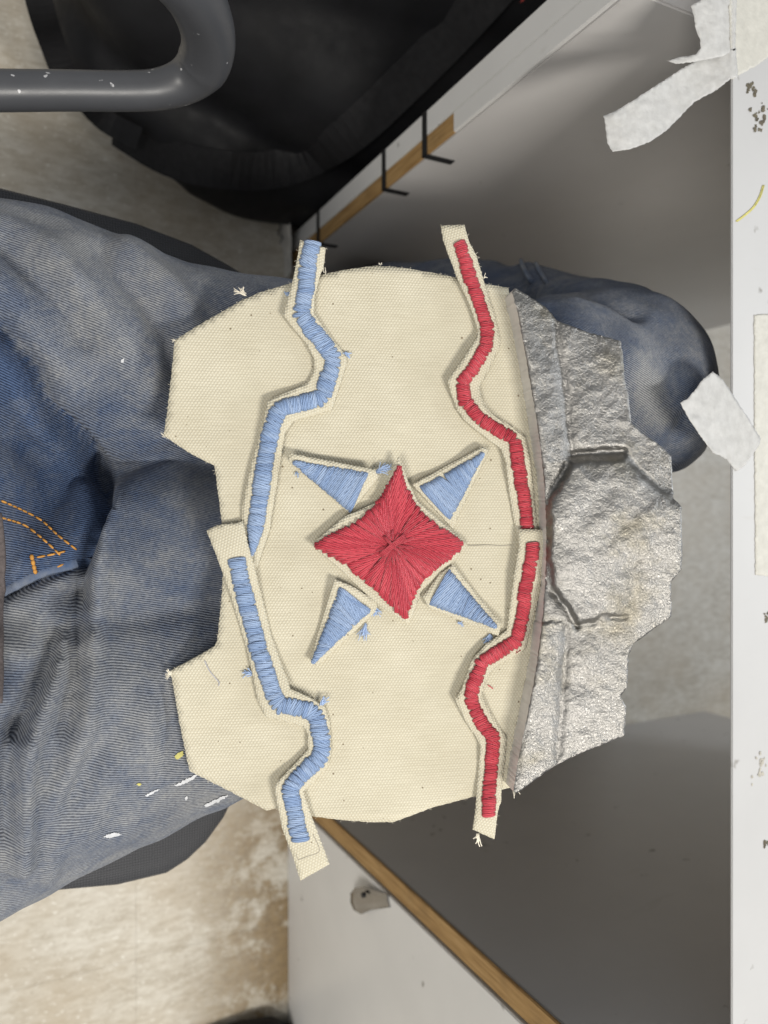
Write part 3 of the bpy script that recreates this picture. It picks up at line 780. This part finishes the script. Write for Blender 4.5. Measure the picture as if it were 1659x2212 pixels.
def topstitch(pxs, name, m, rad=0.0006, L_=0.0042, gap=0.0012, parent=jeans):
    pts = [p for p, n in surf_line(pxs, 0.0003, 14)]
    if len(pts) < 3: return
    s = [0]
    for a, b in zip(pts[:-1], pts[1:]): s.append(s[-1]+(b-a).length)
    def at(d):
        for i in range(len(s)-1):
            if s[i+1] >= d: return pts[i].lerp(pts[i+1], (d-s[i])/max(1e-9, s[i+1]-s[i]))
        return pts[-1]
    B = Batch(); d = 0
    while d+L_ < s[-1]:
        q = [at(d+L_*k/4) for k in range(5)]
        q = [p+Vector((0, 0, 0.0004*math.sin(math.pi*k/4))) for k, p in enumerate(q)]
        B.add(tube_data(q, [rad*0.7, rad, rad*1.05, rad, rad*0.7], 6)); d += L_+gap
    o = B.build(name, m, parent); return o
topstitch([(2, 1082), (43, 1100), (90, 1125), (126, 1157), (170, 1191)], 'topstitching', ORANGE)
topstitch([(2, 1118), (54, 1136), (101, 1172), (138, 1207)], 'topstitching', ORANGE)
topstitch([(80, 1204), (120, 1196), (160, 1185)], 'topstitching', ORANGE)
topstitch([(80, 1238), (115, 1228), (148, 1212)], 'topstitching', ORANGE)
topstitch([(68, 1199), (72, 1218), (77, 1238)], 'bar_tack', ORANGE, 0.0011, 0.003, 0.0001)
def welt(pxs, name, rad, flat=0.5):
    pts = surf_line(pxs, 0.0004, 8)
    if len(pts) > 3:
        V, Fc, U = tube_data([p for p, n in pts], rad, 8, flat); o = link(name, V, Fc, DENIM, jeans, None, True)
        for nm, val in (('twill', 0.0), ('along', 0.0), ('indigo', 0.55)):
            at = o.data.attributes.new(nm, 'FLOAT', 'POINT'); at.data.foreach_set('value', [0.0004 if nm == 'twill' else val for i in range(len(o.data.vertices))])
welt([(4, 1280), (45, 1258), (83, 1240), (130, 1226), (165, 1213)], 'seam', 0.0032)
welt([(1125, 552), (1132, 580), (1150, 610)], 'seam', 0.0045)
welt([(1152, 556), (1165, 585), (1182, 612)], 'seam', 0.0038)
def splotch(poly, m, seed):
    poly = densify(poly, 2.0, 1.5, seed); V = []
    for x, y in poly:
        p, n = hit(jb, x, y, 0.0006)
        if p is None: return
        V.append(p)
    link('paint_fleck', V, [tuple(range(len(V)-1, -1, -1))], m, jeans)
splotch([(222, 1806), (235, 1800), (247, 1797), (262, 1801), (250, 1805), (240, 1808), (232, 1809)], WPAINT, 1)
splotch([(376, 1695), (398, 1684), (418, 1673), (426, 1670), (420, 1680), (402, 1690), (385, 1696)], WPAINT, 2)
splotch([(440, 1738), (462, 1726), (490, 1714), (492, 1718), (468, 1732), (444, 1742)], WPAINT, 3)
splotch([(312, 1716), (330, 1708), (344, 1703), (332, 1712), (318, 1719)], WPAINT, 5)
splotch([(262, 783), (263, 776), (270, 774), (268, 779), (267, 785)], WPAINT, 4)
splotch([(377, 1634), (384, 1626), (395, 1622), (397, 1630), (388, 1637), (380, 1640)], YPAINT, 6)
splotch([(294, 1694), (300, 1690), (306, 1693), (299, 1697)], YPAINT, 7)
splotch([(399, 1722), (403, 1718), (405, 1724), (401, 1727)], WPAINT, 8)
# shoes and the edge of the shirt
def shoe(loc, ang):
    ca, sa = math.cos(ang), math.sin(ang)
    parts = [capsule_chain([(0, 0, 0.045, 0.042), (0.07, 0, 0.048, 0.046), (0.15, 0, 0.042, 0.04), (0.20, 0, 0.035, 0.032)]), capsule_chain([(0, 0, 0.05, 0.043), (0.0, 0, 0.10, 0.045)])]
    o = remesh_obj('shoe', parts, 0.006, SHOE, 4, person)
    for v in o.data.vertices:
        x, y, z = v.co; z = max(z, 0.002)
        v.co = (loc[0]+x*ca-y*sa, loc[1]+x*sa+y*ca, z)
    sole = box('sole', -0.04, 0.22, -0.043, 0.043, 0.0008, 0.018, RUBBER, o, 0.012)
    for v in sole.data.vertices:
        x, y, z = v.co; v.co = (loc[0]+x*ca-y*sa, loc[1]+x*sa+y*ca, z)
shoe((0.455, 0.285), R(32)); shoe((0.32, -0.12), R(-12))
V, Fc, U = tube_data([p+Vector((0, 0, 0.001)) for p, n in surf_line([(-14, 1110), (-5, 1200), (-4, 1320), (-3, 1420), (-9, 1520)], 0.002, 5)], 0.0026, 8, 0.5)
link('shirt_hem', V, Fc, SHIRT, person, None, True)

# ------------------------------------------------------------------ cast metal piece
METAL_OUT = [(1106, 632), (1113, 622), (1140, 638), (1178, 663), (1205, 693), (1267, 717), (1321, 731), (1341, 737), (1346, 768), (1350, 822), (1358, 856), (1363, 911), (1386, 935), (1430, 965), (1450, 986), (1455, 1077), (1472, 1094), (1474, 1194), (1472, 1230), (1450, 1257), (1450, 1332), (1368, 1391), (1358, 1417), (1355, 1485), (1340, 1505), (1353, 1526), (1348, 1590), (1246, 1631), (1198, 1655), (1117, 1713), (1109, 1710),
             (1118, 1650), (1128, 1600), (1140, 1540), (1152, 1480), (1164, 1400), (1172, 1330), (1177, 1270), (1180, 1200), (1180, 1130), (1176, 1050), (1168, 970), (1158, 900), (1146, 830), (1130, 740), (1116, 668)]
BLOCK = [(1190, 1142), (1186, 1084), (1205, 1045), (1236, 1000), (1260, 994), (1351, 989), (1403, 1040), (1454, 1077), (1500, 1100), (1500, 1300), (1450, 1335), (1390, 1345), (1321, 1334), (1280, 1342), (1248, 1352), (1215, 1306), (1193, 1262), (1188, 1200)]
WALLC = [(1116, 668), (1146, 830), (1168, 970), (1180, 1130), (1177, 1270), (1164, 1400), (1140, 1540), (1112, 1700)]
def metal_h(x, y):
    x0, y0 = x, y
    x += 4.5*noise.noise(Vector((x0*0.05, y0*0.05, 9)))+0.8*noise.noise(Vector((x0*0.16, y0*0.16, 4)))
    y += 4.5*noise.noise(Vector((x0*0.05, y0*0.05, 19)))+0.8*noise.noise(Vector((x0*0.16, y0*0.16, 14)))
    a1 = np.array([x]); b1 = np.array([y])
    h = 0.0125
    # the crease between the bevel beside the cloth and the outer face
    for ln in ([(1200, 680), (1212, 780), (1224, 880), (1234, 980)], [(1224, 1356), (1220, 1440), (1212, 1540), (1204, 1640)]):
        d = float(seg_dist(ln, a1, b1)[0]); h -= 0.0018*math.exp(-(d/9)**2)
    dw = float(seg_dist(WALLC, a1, b1)[0])
    if y < 1010 or y > 1345: h += 0.0022*math.exp(-(max(0, dw-6)/38)**2)
    ins = inside(BLOCK, x, y); d = pdist(BLOCK, x, y); s = d if ins else -d
    k = 1/(1+math.exp(-s/3.2)); ty = min(1, max(0, (y-1120)/180)); tx = min(1, max(0, (x-1290)/80)); up = 0.0065*(1-ty)+(0.0035*(1-tx)+0.0006*tx)*ty
    h += up*k + 0.0012*k*min(1, max(0, s)/40)
    for ln, dp, wd in (([(1232, 984), (1290, 978), (1345, 976)], 0.0040, 9), ([(1195, 1278), (1222, 1310), (1246, 1350)], 0.0035, 7), ([(1246, 1351), (1285, 1344), (1302, 1330), (1321, 1334), (1352, 1333)], 0.0016, 4.5),
                       ([(1168, 1008), (1188, 1006), (1222, 1000)], 0.002, 2.5), ([(1186, 1084), (1200, 1055), (1225, 1010)], 0.0024, 9), ([(1352, 986), (1405, 1036), (1452, 1080)], 0.0016, 5)):
        dd = float(seg_dist(ln, a1, b1)[0]); h -= dp*math.exp(-(dd/wd)**2)
    p = Vector((x*0.02, y*0.02, 0)); h += 0.0010*noise.noise(p)+0.0004*noise.noise(p*3.1)+0.00025*noise.noise(p*8)
    de = min(dw, 6); h -= 0.0012*(1-de/6)
    return h
metal = plate('metal_casting', METAL_OUT, metal_h, 0.02, METAL, None, 4.5, jit=0.9, step=5, bottom=lambda x, y, h: h+0.007)
side_m = make_plain('smooth_cast_side', (0.62, 0.61, 0.59), 0.45, 0.1, 80, 0.5, metal=0.25, bstr=0.15, bscale=300)
metal.data.materials.append(side_m)
for pg in metal.data.polygons:
    if not pg.use_smooth and pg.normal.dot(PT) < -0.5: pg.material_index = 1
tag(metal, 'silver cast metal slab with rough pitted face beside the canvas panel', 'metal casting')

# ------------------------------------------------------------------ canvas panel
PANEL = [(377, 736), (410, 714), (460, 684), (520, 650), (560, 632), (640, 608), (700, 592), (760, 580), (815, 574), (870, 578), (940, 590), (1000, 603), (1060, 615), (1098, 622), (1105, 655), (1120, 730), (1138, 830), (1150, 900), (1160, 970), (1167, 1050), (1170, 1140), (1169, 1220), (1164, 1302), (1156, 1380), (1142, 1474), (1126, 1544), (1114, 1606), (1106, 1688), (1102, 1702),
         (1030, 1719), (933, 1745), (850, 1776), (800, 1776), (744, 1772), (677, 1764), (594, 1747), (575, 1751), (519, 1721), (409, 1665), (388, 1564), (371, 1464), (364, 1451), (407, 1429), (463, 1397), (469, 1384), (480, 1275), (482, 1200), (479, 1128), (468, 1042), (463, 1006), (414, 981), (353, 941), (360, 898), (371, 801)]
def panel_h(x, y): return 0.0007*noise.noise(Vector((x*0.006, y*0.006, 3)))+0.00035*noise.noise(Vector((x*0.02, y*0.02, 5)))
panel = plate('canvas_panel', PANEL, panel_h, 0.0032, CANVAS, None, 14, jit=0.7, step=5, seed=2)
tag(panel, 'large unbleached canvas panel with notched left edge resting on the jeans', 'canvas panel')
def hp(x, y): return panel_h(x, y)
# faint pencil line and stains on the panel
V, Fc, U = tube_data([on_p(x, 1178+0.5*math.sin(x*0.1), 0.0006) for x in range(1010, 1112, 6)], 0.00022, 6, 0.3, PN); link('pencil_line', V, Fc, PENCIL, panel)
fray('frayed_thread', (530, 636), 10, 26, LINT, panel, 0.0, 0.28, R(148), 3, 0.00022)
fray('frayed_thread', (522, 632), 5, 14, LINT, panel, 0.0, 0.5, R(60), 33, 0.00018)
fray('frayed_thread', (378, 736), 4, 8, LINT, panel, 0.0, 0.5, R(170), 4, 0.00016)
fray('frayed_thread', (356, 942), 5, 9, LINT, panel, 0.0, 0.5, R(160), 5, 0.00016)
fray('frayed_thread', (368, 1455), 14, 11, LINT, panel, 0.0, 0.5, R(150), 6, 0.00025)
fray('frayed_thread', (366, 1458), 8, 11, LINT, panel, 0.0, 0.4, R(230), 44, 0.00018)
fray('frayed_thread', (822, 574), 4, 7, LINT, panel, 0.0, 0.4, R(100), 7, 0.00016)
# cut cloth edges shed single fibres all the way round
def shed(poly, hf, parent, seed, n):
    rnd = random.Random(seed); B = Batch(); E = densify(poly, 3, 0)
    cx = sum(p[0] for p in poly)/len(poly)
    for k in range(n):
        i = rnd.randrange(len(E)); x, y = E[i]; x2, y2 = E[(i+1) % len(E)]
        a = math.atan2(y2-y, x2-x)-math.pi/2+rnd.uniform(-0.8, 0.8); l = rnd.uniform(2, 6); pts = []
        h = hf(x, y)-0.0005
        for j in range(4):
            pts.append(on_p(x, y, h)); x += math.cos(a)*l/3; y += math.sin(a)*l/3; a += rnd.uniform(-0.6, 0.6); h += rnd.uniform(-0.1, 0.2)*MM
        B.add(tube_data(pts, 0.00008, 4, 1.0, PN))
    tag(B.build('edge_fibres', LINT, parent), kind='stuff')
shed(PANEL, panel_h, panel, 77, 110)
for k, (x, y) in enumerate(((1124, 1546), (1122, 1580), (1116, 1612), (1110, 1650), (1106, 1700))):
    fray('frayed_thread', (x, y), 3, 24, LINT, panel, 0.001, 0.5, R(-20-8*k), 10+k, 0.0002)
q = [on_p(x, y, 0.0009) for x, y in catmull([(442, 1427), (452, 1448), (463, 1462), (473, 1474), (472, 1482)], 5)]
V, Fc, U = tube_data(q, 0.00025, 6, 1, PN); tag(link('loose_thread', V, Fc, GREYLINT), 'single loose grey thread lying on a lobe of the canvas panel', 'thread')
q = [on_p(x, y, 0.0012) for x, y in ((1054, 1480), (1060, 1484), (1065, 1488))]
V, Fc, U = tube_data(q, 0.0003, 6, 1, PN); tag(link('loose_thread', V, Fc, RED), 'tiny snipped red thread lying on the canvas by the lower red strip', 'thread')

# ------------------------------------------------------------------ embroidered pieces
def satin(name, line, hw, hf, m, parent, sp_=7.8, rad=6.0, arch=0.0009, taper=(0, 0), seed=0, jitter=3.6):
    rnd = random.Random(seed); P = [np.array(p, float) for p in line]
    D = []; s = 0; pos = []
    segs = list(zip(P[:-1], P[1:])); Ltot = sum(np.linalg.norm(b-a) for a, b in segs)
    def at(d):
        for a, b in segs:
            l = np.linalg.norm(b-a)
            if d <= l or (a is segs[-1][0]): return a+(b-a)*min(1, d/l)
            d -= l
    B = Batch(); d = 1.0; grp = 0; tilt = 0; gl = 0
    while d < Ltot-1:
        if grp <= 0:
            grp = rnd.randint(2, 5); tilt = rnd.uniform(-0.22, 0.22); gl = rnd.uniform(-jitter, jitter)
        grp -= 1
        a, b = at(max(0, d-hw*0.32)), at(min(Ltot, d+hw*0.32)); t = (b-a)/max(1e-6, np.linalg.norm(b-a)); c = at(d)
        nrm = np.array((-t[1], t[0])); w_ = hw
        if taper[0] and d < taper[0]: w_ = hw*(0.25+0.75*d/taper[0])
        if taper[1] and Ltot-d < taper[1]: w_ = hw*(0.25+0.75*(Ltot-d)/taper[1])
        # a mitre widens the stitch where the strip turns
        e0, e1 = w_*rnd.uniform(0.93, 1.05)+gl*0.6+rnd.uniform(-0.8, 0.8), w_*rnd.uniform(0.93, 1.05)-gl*0.2+rnd.uniform(-0.8, 0.8)
        sl = tilt*w_+rnd.uniform(-1.2, 1.2)
        A = c+nrm*e0+t*sl; Z = c-nrm*e1-t*sl; pts = []
        lift = rnd.uniform(-0.0003, 0.0009)
        for k in range(7):
            u = k/6; q = A+(Z-A)*u; bow = math.sin(math.pi*u)
            pts.append(on_p(q[0], q[1], hf(q[0], q[1])+0.0001+(arch+lift)*bow**0.55+0.0002))
        r = rad*PXM*rnd.uniform(0.85, 1.15)
        B.add(tube_data(pts, [r*0.62, r*0.95, r, r*1.02, r, r*0.95, r*0.62], 10, 0.46, PN)); d += sp_*rnd.uniform(0.7, 1.3)
    return tag(B.build(name, m, parent), kind='stuff')
def strip(outline, line, hw, hf, m, label, rot, seed, taper=(0, 0), cat='strip', group=None):
    o = plate('embroidered_strip', outline, hf, 0.0007, CANVAS, None, 9, rot=rot, jit=0.55, step=4, seed=seed)
    tag(o, label, cat)
    satin('satin_stitching', line, hw, hf, m, o, seed=seed, taper=taper); shed(outline, hf, o, seed, 60); return o
OA = [(648, 518), (704, 536), (699, 576), (690, 599), (679, 644), (678, 677), (721, 736), (749, 767), (749, 786), (724, 865), (717, 884), (634, 910), (615, 935), (606, 995), (582, 1145), (557, 1222), (545, 1232), (530, 1200), (523, 1127), (523, 1095), (545, 995), (570, 912), (578, 865), (666, 826), (679, 800), (679, 775), (662, 742), (637, 714), (612, 680), (629, 621), (644, 548)]
LA = [(675, 524), (666, 571), (660, 621), (653, 660), (650, 676), (668, 706), (695, 735), (719, 768), (717, 790), (710, 815), (699, 852), (688, 862), (640, 872), (604, 884), (589, 918), (581, 955), (574, 995), (562, 1071), (551, 1143), (543, 1200)]
hA = bumps(0.0016, [(590, 885, 5, 70), (625, 660, 4, 80), (670, 530, 3, 90), (672, 760, 1.5, 40), (560, 1040, 2.5, 90)])
sA = strip(OA, LA, 18, hA, BLUE, 'pale blue embroidered canvas strip, tapering end tucked under the other blue strip', R(35), 21, (0, 60))
OB = [(446, 1146), (470, 1134), (508, 1130), (525, 1125), (534, 1170), (549, 1222), (587, 1376), (617, 1459), (628, 1489), (669, 1506), (701, 1526), (712, 1560), (716, 1620), (710, 1650), (680, 1687), (654, 1710), (662, 1732), (677, 1774), (712, 1867), (649, 1903), (632, 1849), (609, 1789), (594, 1710), (594, 1695), (665, 1620), (665, 1586), (656, 1569), (609, 1558), (575, 1549), (557, 1515), (545, 1455), (534, 1406), (497, 1282), (463, 1189)]
LB = [(511, 1209), (527, 1275), (545, 1350), (564, 1421), (583, 1474), (592, 1508), (606, 1524), (632, 1527), (672, 1536), (684, 1552), (694, 1590), (694, 1625), (684, 1645), (654, 1670), (630, 1696), (627, 1712), (635, 1751), (651, 1820)]
hB = bumps(0.0017, [(520, 1190, 4.2, 90), (600, 1700, 4.5, 70), (650, 1500, 3.5, 60), (660, 1860, 3, 100), (550, 1440, 1.6, 60), (655, 1600, 1.5, 40)])
sB = strip(OB, LB, 18.5, hB, BLUE, 'pale blue embroidered canvas strip, square end lapping over the other blue strip', R(-25), 22)
OC = [(952, 487), (1003, 485), (1013, 521), (1030, 554), (1048, 617), (1069, 680), (1081, 734), (1078, 752), (1054, 803), (1036, 836), (1045, 875), (1066, 896), (1111, 923), (1135, 944), (1144, 992), (1154, 1073), (1162, 1150), (1160, 1180), (1122, 1180), (1111, 1130), (1100, 1066), (1093, 1001), (1091, 992), (1081, 968), (1054, 950), (1009, 914), (988, 887), (970, 836), (967, 821), (1000, 776), (1031, 728), (1033, 716), (1015, 659), (991, 608), (976, 569), (958, 521)]
LC = [(991, 525), (1012, 585), (1033, 650), (1048, 695), (1054, 714), (1048, 752), (1018, 800), (998, 828), (1006, 868), (1033, 902), (1075, 929), (1112, 950), (1119, 995), (1126, 1040), (1134, 1091), (1140, 1150)]
hC = bumps(0.0016, [(985, 520, 3, 80), (1010, 640, 2.2, 60), (1010, 760, 4.5, 60), (978, 825, 2.5, 40), (1050, 900, 2.2, 50), (1100, 1000, 3, 60), (1040, 880, 2, 40)])
sC = strip(OC, LC, 14, hC, RED, 'coral red embroidered canvas strip, lower end covered by the other red strip', R(-20), 23)
OD = [(1121, 1142), (1185, 1145), (1185, 1188), (1171, 1233), (1166, 1281), (1158, 1315), (1148, 1356), (1136, 1402), (1126, 1408), (1071, 1440), (1050, 1468), (1040, 1502), (1078, 1571), (1095, 1595), (1092, 1633), (1083, 1709), (1083, 1730), (1076, 1750), (1068, 1813), (1021, 1792), (1028, 1747), (1030, 1709), (1038, 1612), (1030, 1595), (1009, 1564), (983, 1512), (998, 1488), (1019, 1426), (1050, 1392), (1095, 1361), (1099, 1330), (1112, 1233), (1121, 1181)]
LD = [(1150, 1176), (1147, 1209), (1138, 1254), (1130, 1316), (1123, 1357), (1114, 1385), (1078, 1409), (1040, 1432), (1025, 1474), (1016, 1510), (1040, 1561), (1065, 1592), (1062, 1647), (1057, 1702), (1055, 1764)]
hD = bumps(0.0017, [(1150, 1170, 4.2, 80), (1000, 1480, 5, 60), (1105, 1260, 3.2, 70), (1050, 1400, 3, 50), (1040, 1790, 2.5, 80), (1030, 1610, 1.6, 30)])
sD = strip(OD, LD, 14.5, hD, RED, 'coral red embroidered canvas strip, square end lapping over the other red strip', R(15), 24)
fray('frayed_thread', (1032, 1800), 8, 26, LINT, sD, 0.001, 0.25, R(-95), 31, 0.00035)
fray('frayed_thread', (547, 1455), 12, 22, FIBB, sB, 0.0012, 0.4, R(170), 32, 0.0003)
fray('frayed_thread', (694, 1522), 14, 20, FIBB, sB, 0.004, 0.35, R(60), 33, 0.0003)
fray('frayed_thread', (626, 634), 8, 12, FIBB, sA, 0.001, 0.4, R(180), 34, 0.0003)
fray('frayed_thread', (743, 762), 8, 16, FIBB, sA, 0.002, 0.2, R(-40), 35, 0.0003)
fray('frayed_thread', (700, 578), 4, 12, LINT, sA, 0.003, 0.6, R(-70), 36)
fray('frayed_thread', (1044, 600), 5, 8, LINT, sC, 0.002, 1.0, R(30), 37)
fray('frayed_thread', (1115, 1405), 6, 10, RED, sD, 0.002, 0.8, R(-40), 38, 0.0003)
for ln in (((644, 1858), (664, 1850), (690, 1838), (676, 1802)), ((644, 1858), (640, 1845))):
    V, Fc, U = tube_data([on_p(x, y, hB(x, y)+0.0001) for x, y in catmull(list(ln), 6)] if len(ln) > 2 else [on_p(x, y, hB(x, y)+0.0001) for x, y in ln], 0.00022, 6, 0.4, PN); link('pencil_line', V, Fc, PENCIL, sB)

# --- red star
STAR = [(861, 986), (884, 1046), (902, 1082), (1001, 1166), (1007, 1178), (974, 1217), (912, 1275), (890, 1330), (881, 1348), (812, 1303), (744, 1239), (672, 1176), (744, 1116), (812, 1086), (838, 1037)]
STITCH = [(863, 1004), (875, 1046), (890, 1078), (912, 1109), (955, 1142), (1003, 1178), (962, 1215), (924, 1244), (898, 1274), (886, 1308), (874, 1340), (846, 1308), (812, 1275), (744, 1219), (679, 1177), (720, 1152), (766, 1131), (816, 1084), (838, 1050)]
hS = bumps(0.0022, [(850, 1177, 1.0, 70), (861, 995, 6.0, 70), (680, 1177, 3.5, 70), (760, 1120, 3.0, 60), (1000, 1178, 1.5, 60), (878, 1340, 1.0, 60)])
star = plate('embroidered_star', STAR, hS, 0.0009, CANVAS, None, 9, rot=R(40), jit=0.5, step=4, seed=41)
tag(star, 'coral red four-pointed embroidered star in the middle of the canvas panel', 'star')
def star_threads():
    rnd = random.Random(5); B = Batch(); c = np.array((848.0, 1178.0)); E = densify(STITCH, 7.4, 0.0)
    # an under-layer first, then long strands over it
    for layer in range(2):
        for i, e in enumerate(E):
            e = np.array(e); v = e-c; l = np.linalg.norm(v)
            if layer == 0: f0 = rnd.choice((0.30, 0.42, 0.55))
            else:
                if i % 2: continue
                f0 = rnd.choice((0.03, 0.06, 0.12, 0.2))
            out = 1+rnd.uniform(-0.055, 0.03)
            ang = rnd.uniform(-0.05, 0.05); ca, sa = math.cos(ang), math.sin(ang)
            inner = c+np.array((v[0]*ca-v[1]*sa, v[0]*sa+v[1]*ca))*f0; outer = c+v*out
            pts, rr = [], []; base = 0.0004+0.0009*layer; wob = rnd.uniform(-3, 3); pr = np.array((-v[1], v[0]))/l
            for k in range(9):
                u = k/8; q = outer+(inner-outer)*u+pr*wob*math.sin(math.pi*u)
                pts.append(on_p(q[0], q[1], hS(q[0], q[1])+base+0.0011*math.sin(math.pi*min(1, u*1.15+0.02)*0.85)+rnd.uniform(0, 0.00025)))
                rr.append(6.3*PXM*(1-0.45*u)*1.1*(0.72+0.33*math.sin(math.pi*min(1, u*1.3+0.12)*0.8)))
            B.add(tube_data(pts, rr, 10, 0.5, PN))
    for k in range(26):                      # short strands round the middle
        a = rnd.uniform(0, 2*math.pi); l0, l1 = rnd.uniform(0, 12), rnd.uniform(26, 52)
        pts = []
        for j in range(5):
            r_ = l0+(l1-l0)*j/4; pts.append(on_p(c[0]+r_*math.cos(a), c[1]+r_*math.sin(a), hS(*c)+0.0022+0.0006*math.sin(math.pi*j/4)))
        B.add(tube_data(pts, 3.2*PXM, 9, 0.7, PN))
    for off in (-3, 0, 3):                   # the cross that closes it
        for (a, b) in (((822, 1200), (874, 1158)), ((830, 1160), (866, 1196))):
            pts = [on_p(a[0]+(b[0]-a[0])*j/5+off*0.7, a[1]+(b[1]-a[1])*j/5+off*0.8, hS(*c)+0.0030+0.0007*math.sin(math.pi*j/5)) for j in range(6)]
            B.add(tube_data(pts, 3.2*PXM, 9, 0.7, PN))
    tag(B.build('long_stitching', RED, star), kind='stuff')
star_threads()
# --- four blue triangles
def triangle(outline, tip, a, b, label, lifts, seed, rot):
    hf = bumps(0.0018, lifts)
    o = plate('embroidered_triangle', outline, hf, 0.0009, CANVAS, None, 9, rot=rot, jit=0.5, step=4, seed=seed)
    tag(o, label, 'triangle', 'blue triangles round the star')
    rnd = random.Random(seed); B = Batch(); tip, a, b = (np.array(v, float) for v in (tip, a, b)); Lm = np.linalg.norm((a+b)/2-tip)
    for layer in range(2):
        d = 2.0; grp = 0
        while d < Lm:
            if grp <= 0: grp = rnd.randint(2, 5); tl = rnd.uniform(-0.05, 0.05); gj = rnd.uniform(-2, 2)
            grp -= 1
            u = d/Lm; pa = tip+(a-tip)*min(1, max(0.02, u+tl)); pb = tip+(b-tip)*min(1, max(0.02, u-tl)); v = pb-pa; l = max(1e-6, np.linalg.norm(v))
            sh = 0.0 if layer == 0 else -1.0
            pa = pa-v/l*(3+gj*0.5+rnd.uniform(-1, 1)+sh); pb = pb+v/l*(3-gj*0.5+rnd.uniform(-1, 1)+sh); pts = []
            lift = rnd.uniform(0, 0.0004)
            for k in range(8):
                t = k/7; q = pa+(pb-pa)*t; pts.append(on_p(q[0], q[1], hf(q[0], q[1])+0.0002+layer*0.0004+(0.0008+lift)*math.sin(math.pi*t)**0.55))
            r = 5.3*PXM*rnd.uniform(0.85, 1.15); B.add(tube_data(pts, [r*0.62]+[r]*6+[r*0.62], 10, 0.5, PN)); d += (7.0 if layer == 0 else 8.5)*rnd.uniform(0.8, 1.2)
    tag(B.build('satin_stitching', BLUE, o), kind='stuff'); return o
t1 = triangle([(627, 979), (809, 1014), (818, 1030), (755, 1109), (622, 992)], (634, 998), (800, 1025), (756, 1104), 'blue embroidered triangle with a frayed tuft, nearest the tapering blue strip end', [(627, 980, 6.5, 60), (740, 1000, 5, 60), (812, 1020, 6.5, 50)], 51, R(20))
t2 = triangle([(890, 1046), (1043, 965), (1056, 970), (978, 1142)], (1044, 980), (906, 1055), (972, 1119), 'clean-edged blue embroidered triangle pointing into the bend of the upper red strip', [(1045, 970, 4.5, 60), (900, 1045, 3, 50)], 52, R(-30))
t3 = triangle([(722, 1251), (760, 1266), (816, 1300), (812, 1321), (684, 1440), (670, 1424)], (676, 1432), (734, 1272), (797, 1318), 'blue embroidered triangle with loose threads, pointing at the lower blue strip', [(722, 1255, 4, 60), (676, 1430, 2.5, 50)], 53, R(50))
t4 = triangle([(978, 1219), (1084, 1348), (1076, 1374), (924, 1311), (913, 1289), (950, 1240)], (1072, 1355), (971, 1234), (925, 1302), 'blue embroidered triangle whose tip touches the lower red strip', [(1080, 1360, 4, 50), (978, 1225, 2.5, 50), (915, 1290, 3, 40)], 54, R(60))
fray('frayed_thread', (813, 1020), 26, 36, FIBB, t1, 0.0045, 0.45, R(22), 61, 0.00022)
fray('frayed_thread', (806, 1312), 18, 26, FIBB, t3, 0.001, 0.6, R(-60), 62, 0.00022)
fray('frayed_thread', (790, 1348), 24, 34, FIBB, t3, 0.001, 0.35, R(-100), 63, 0.00022)
fray('frayed_thread', (1060, 1372), 18, 22, FIBB, t4, 0.0012, 0.5, R(-100), 64, 0.00028)
fray('frayed_thread', (990, 1345), 8, 12, FIBB, t4, 0.0012, 0.7, R(-20), 65, 0.00025)
fray('frayed_thread', (640, 1020), 7, 10, FIBB, t1, 0.0012, 0.7, R(-60), 66, 0.00025)
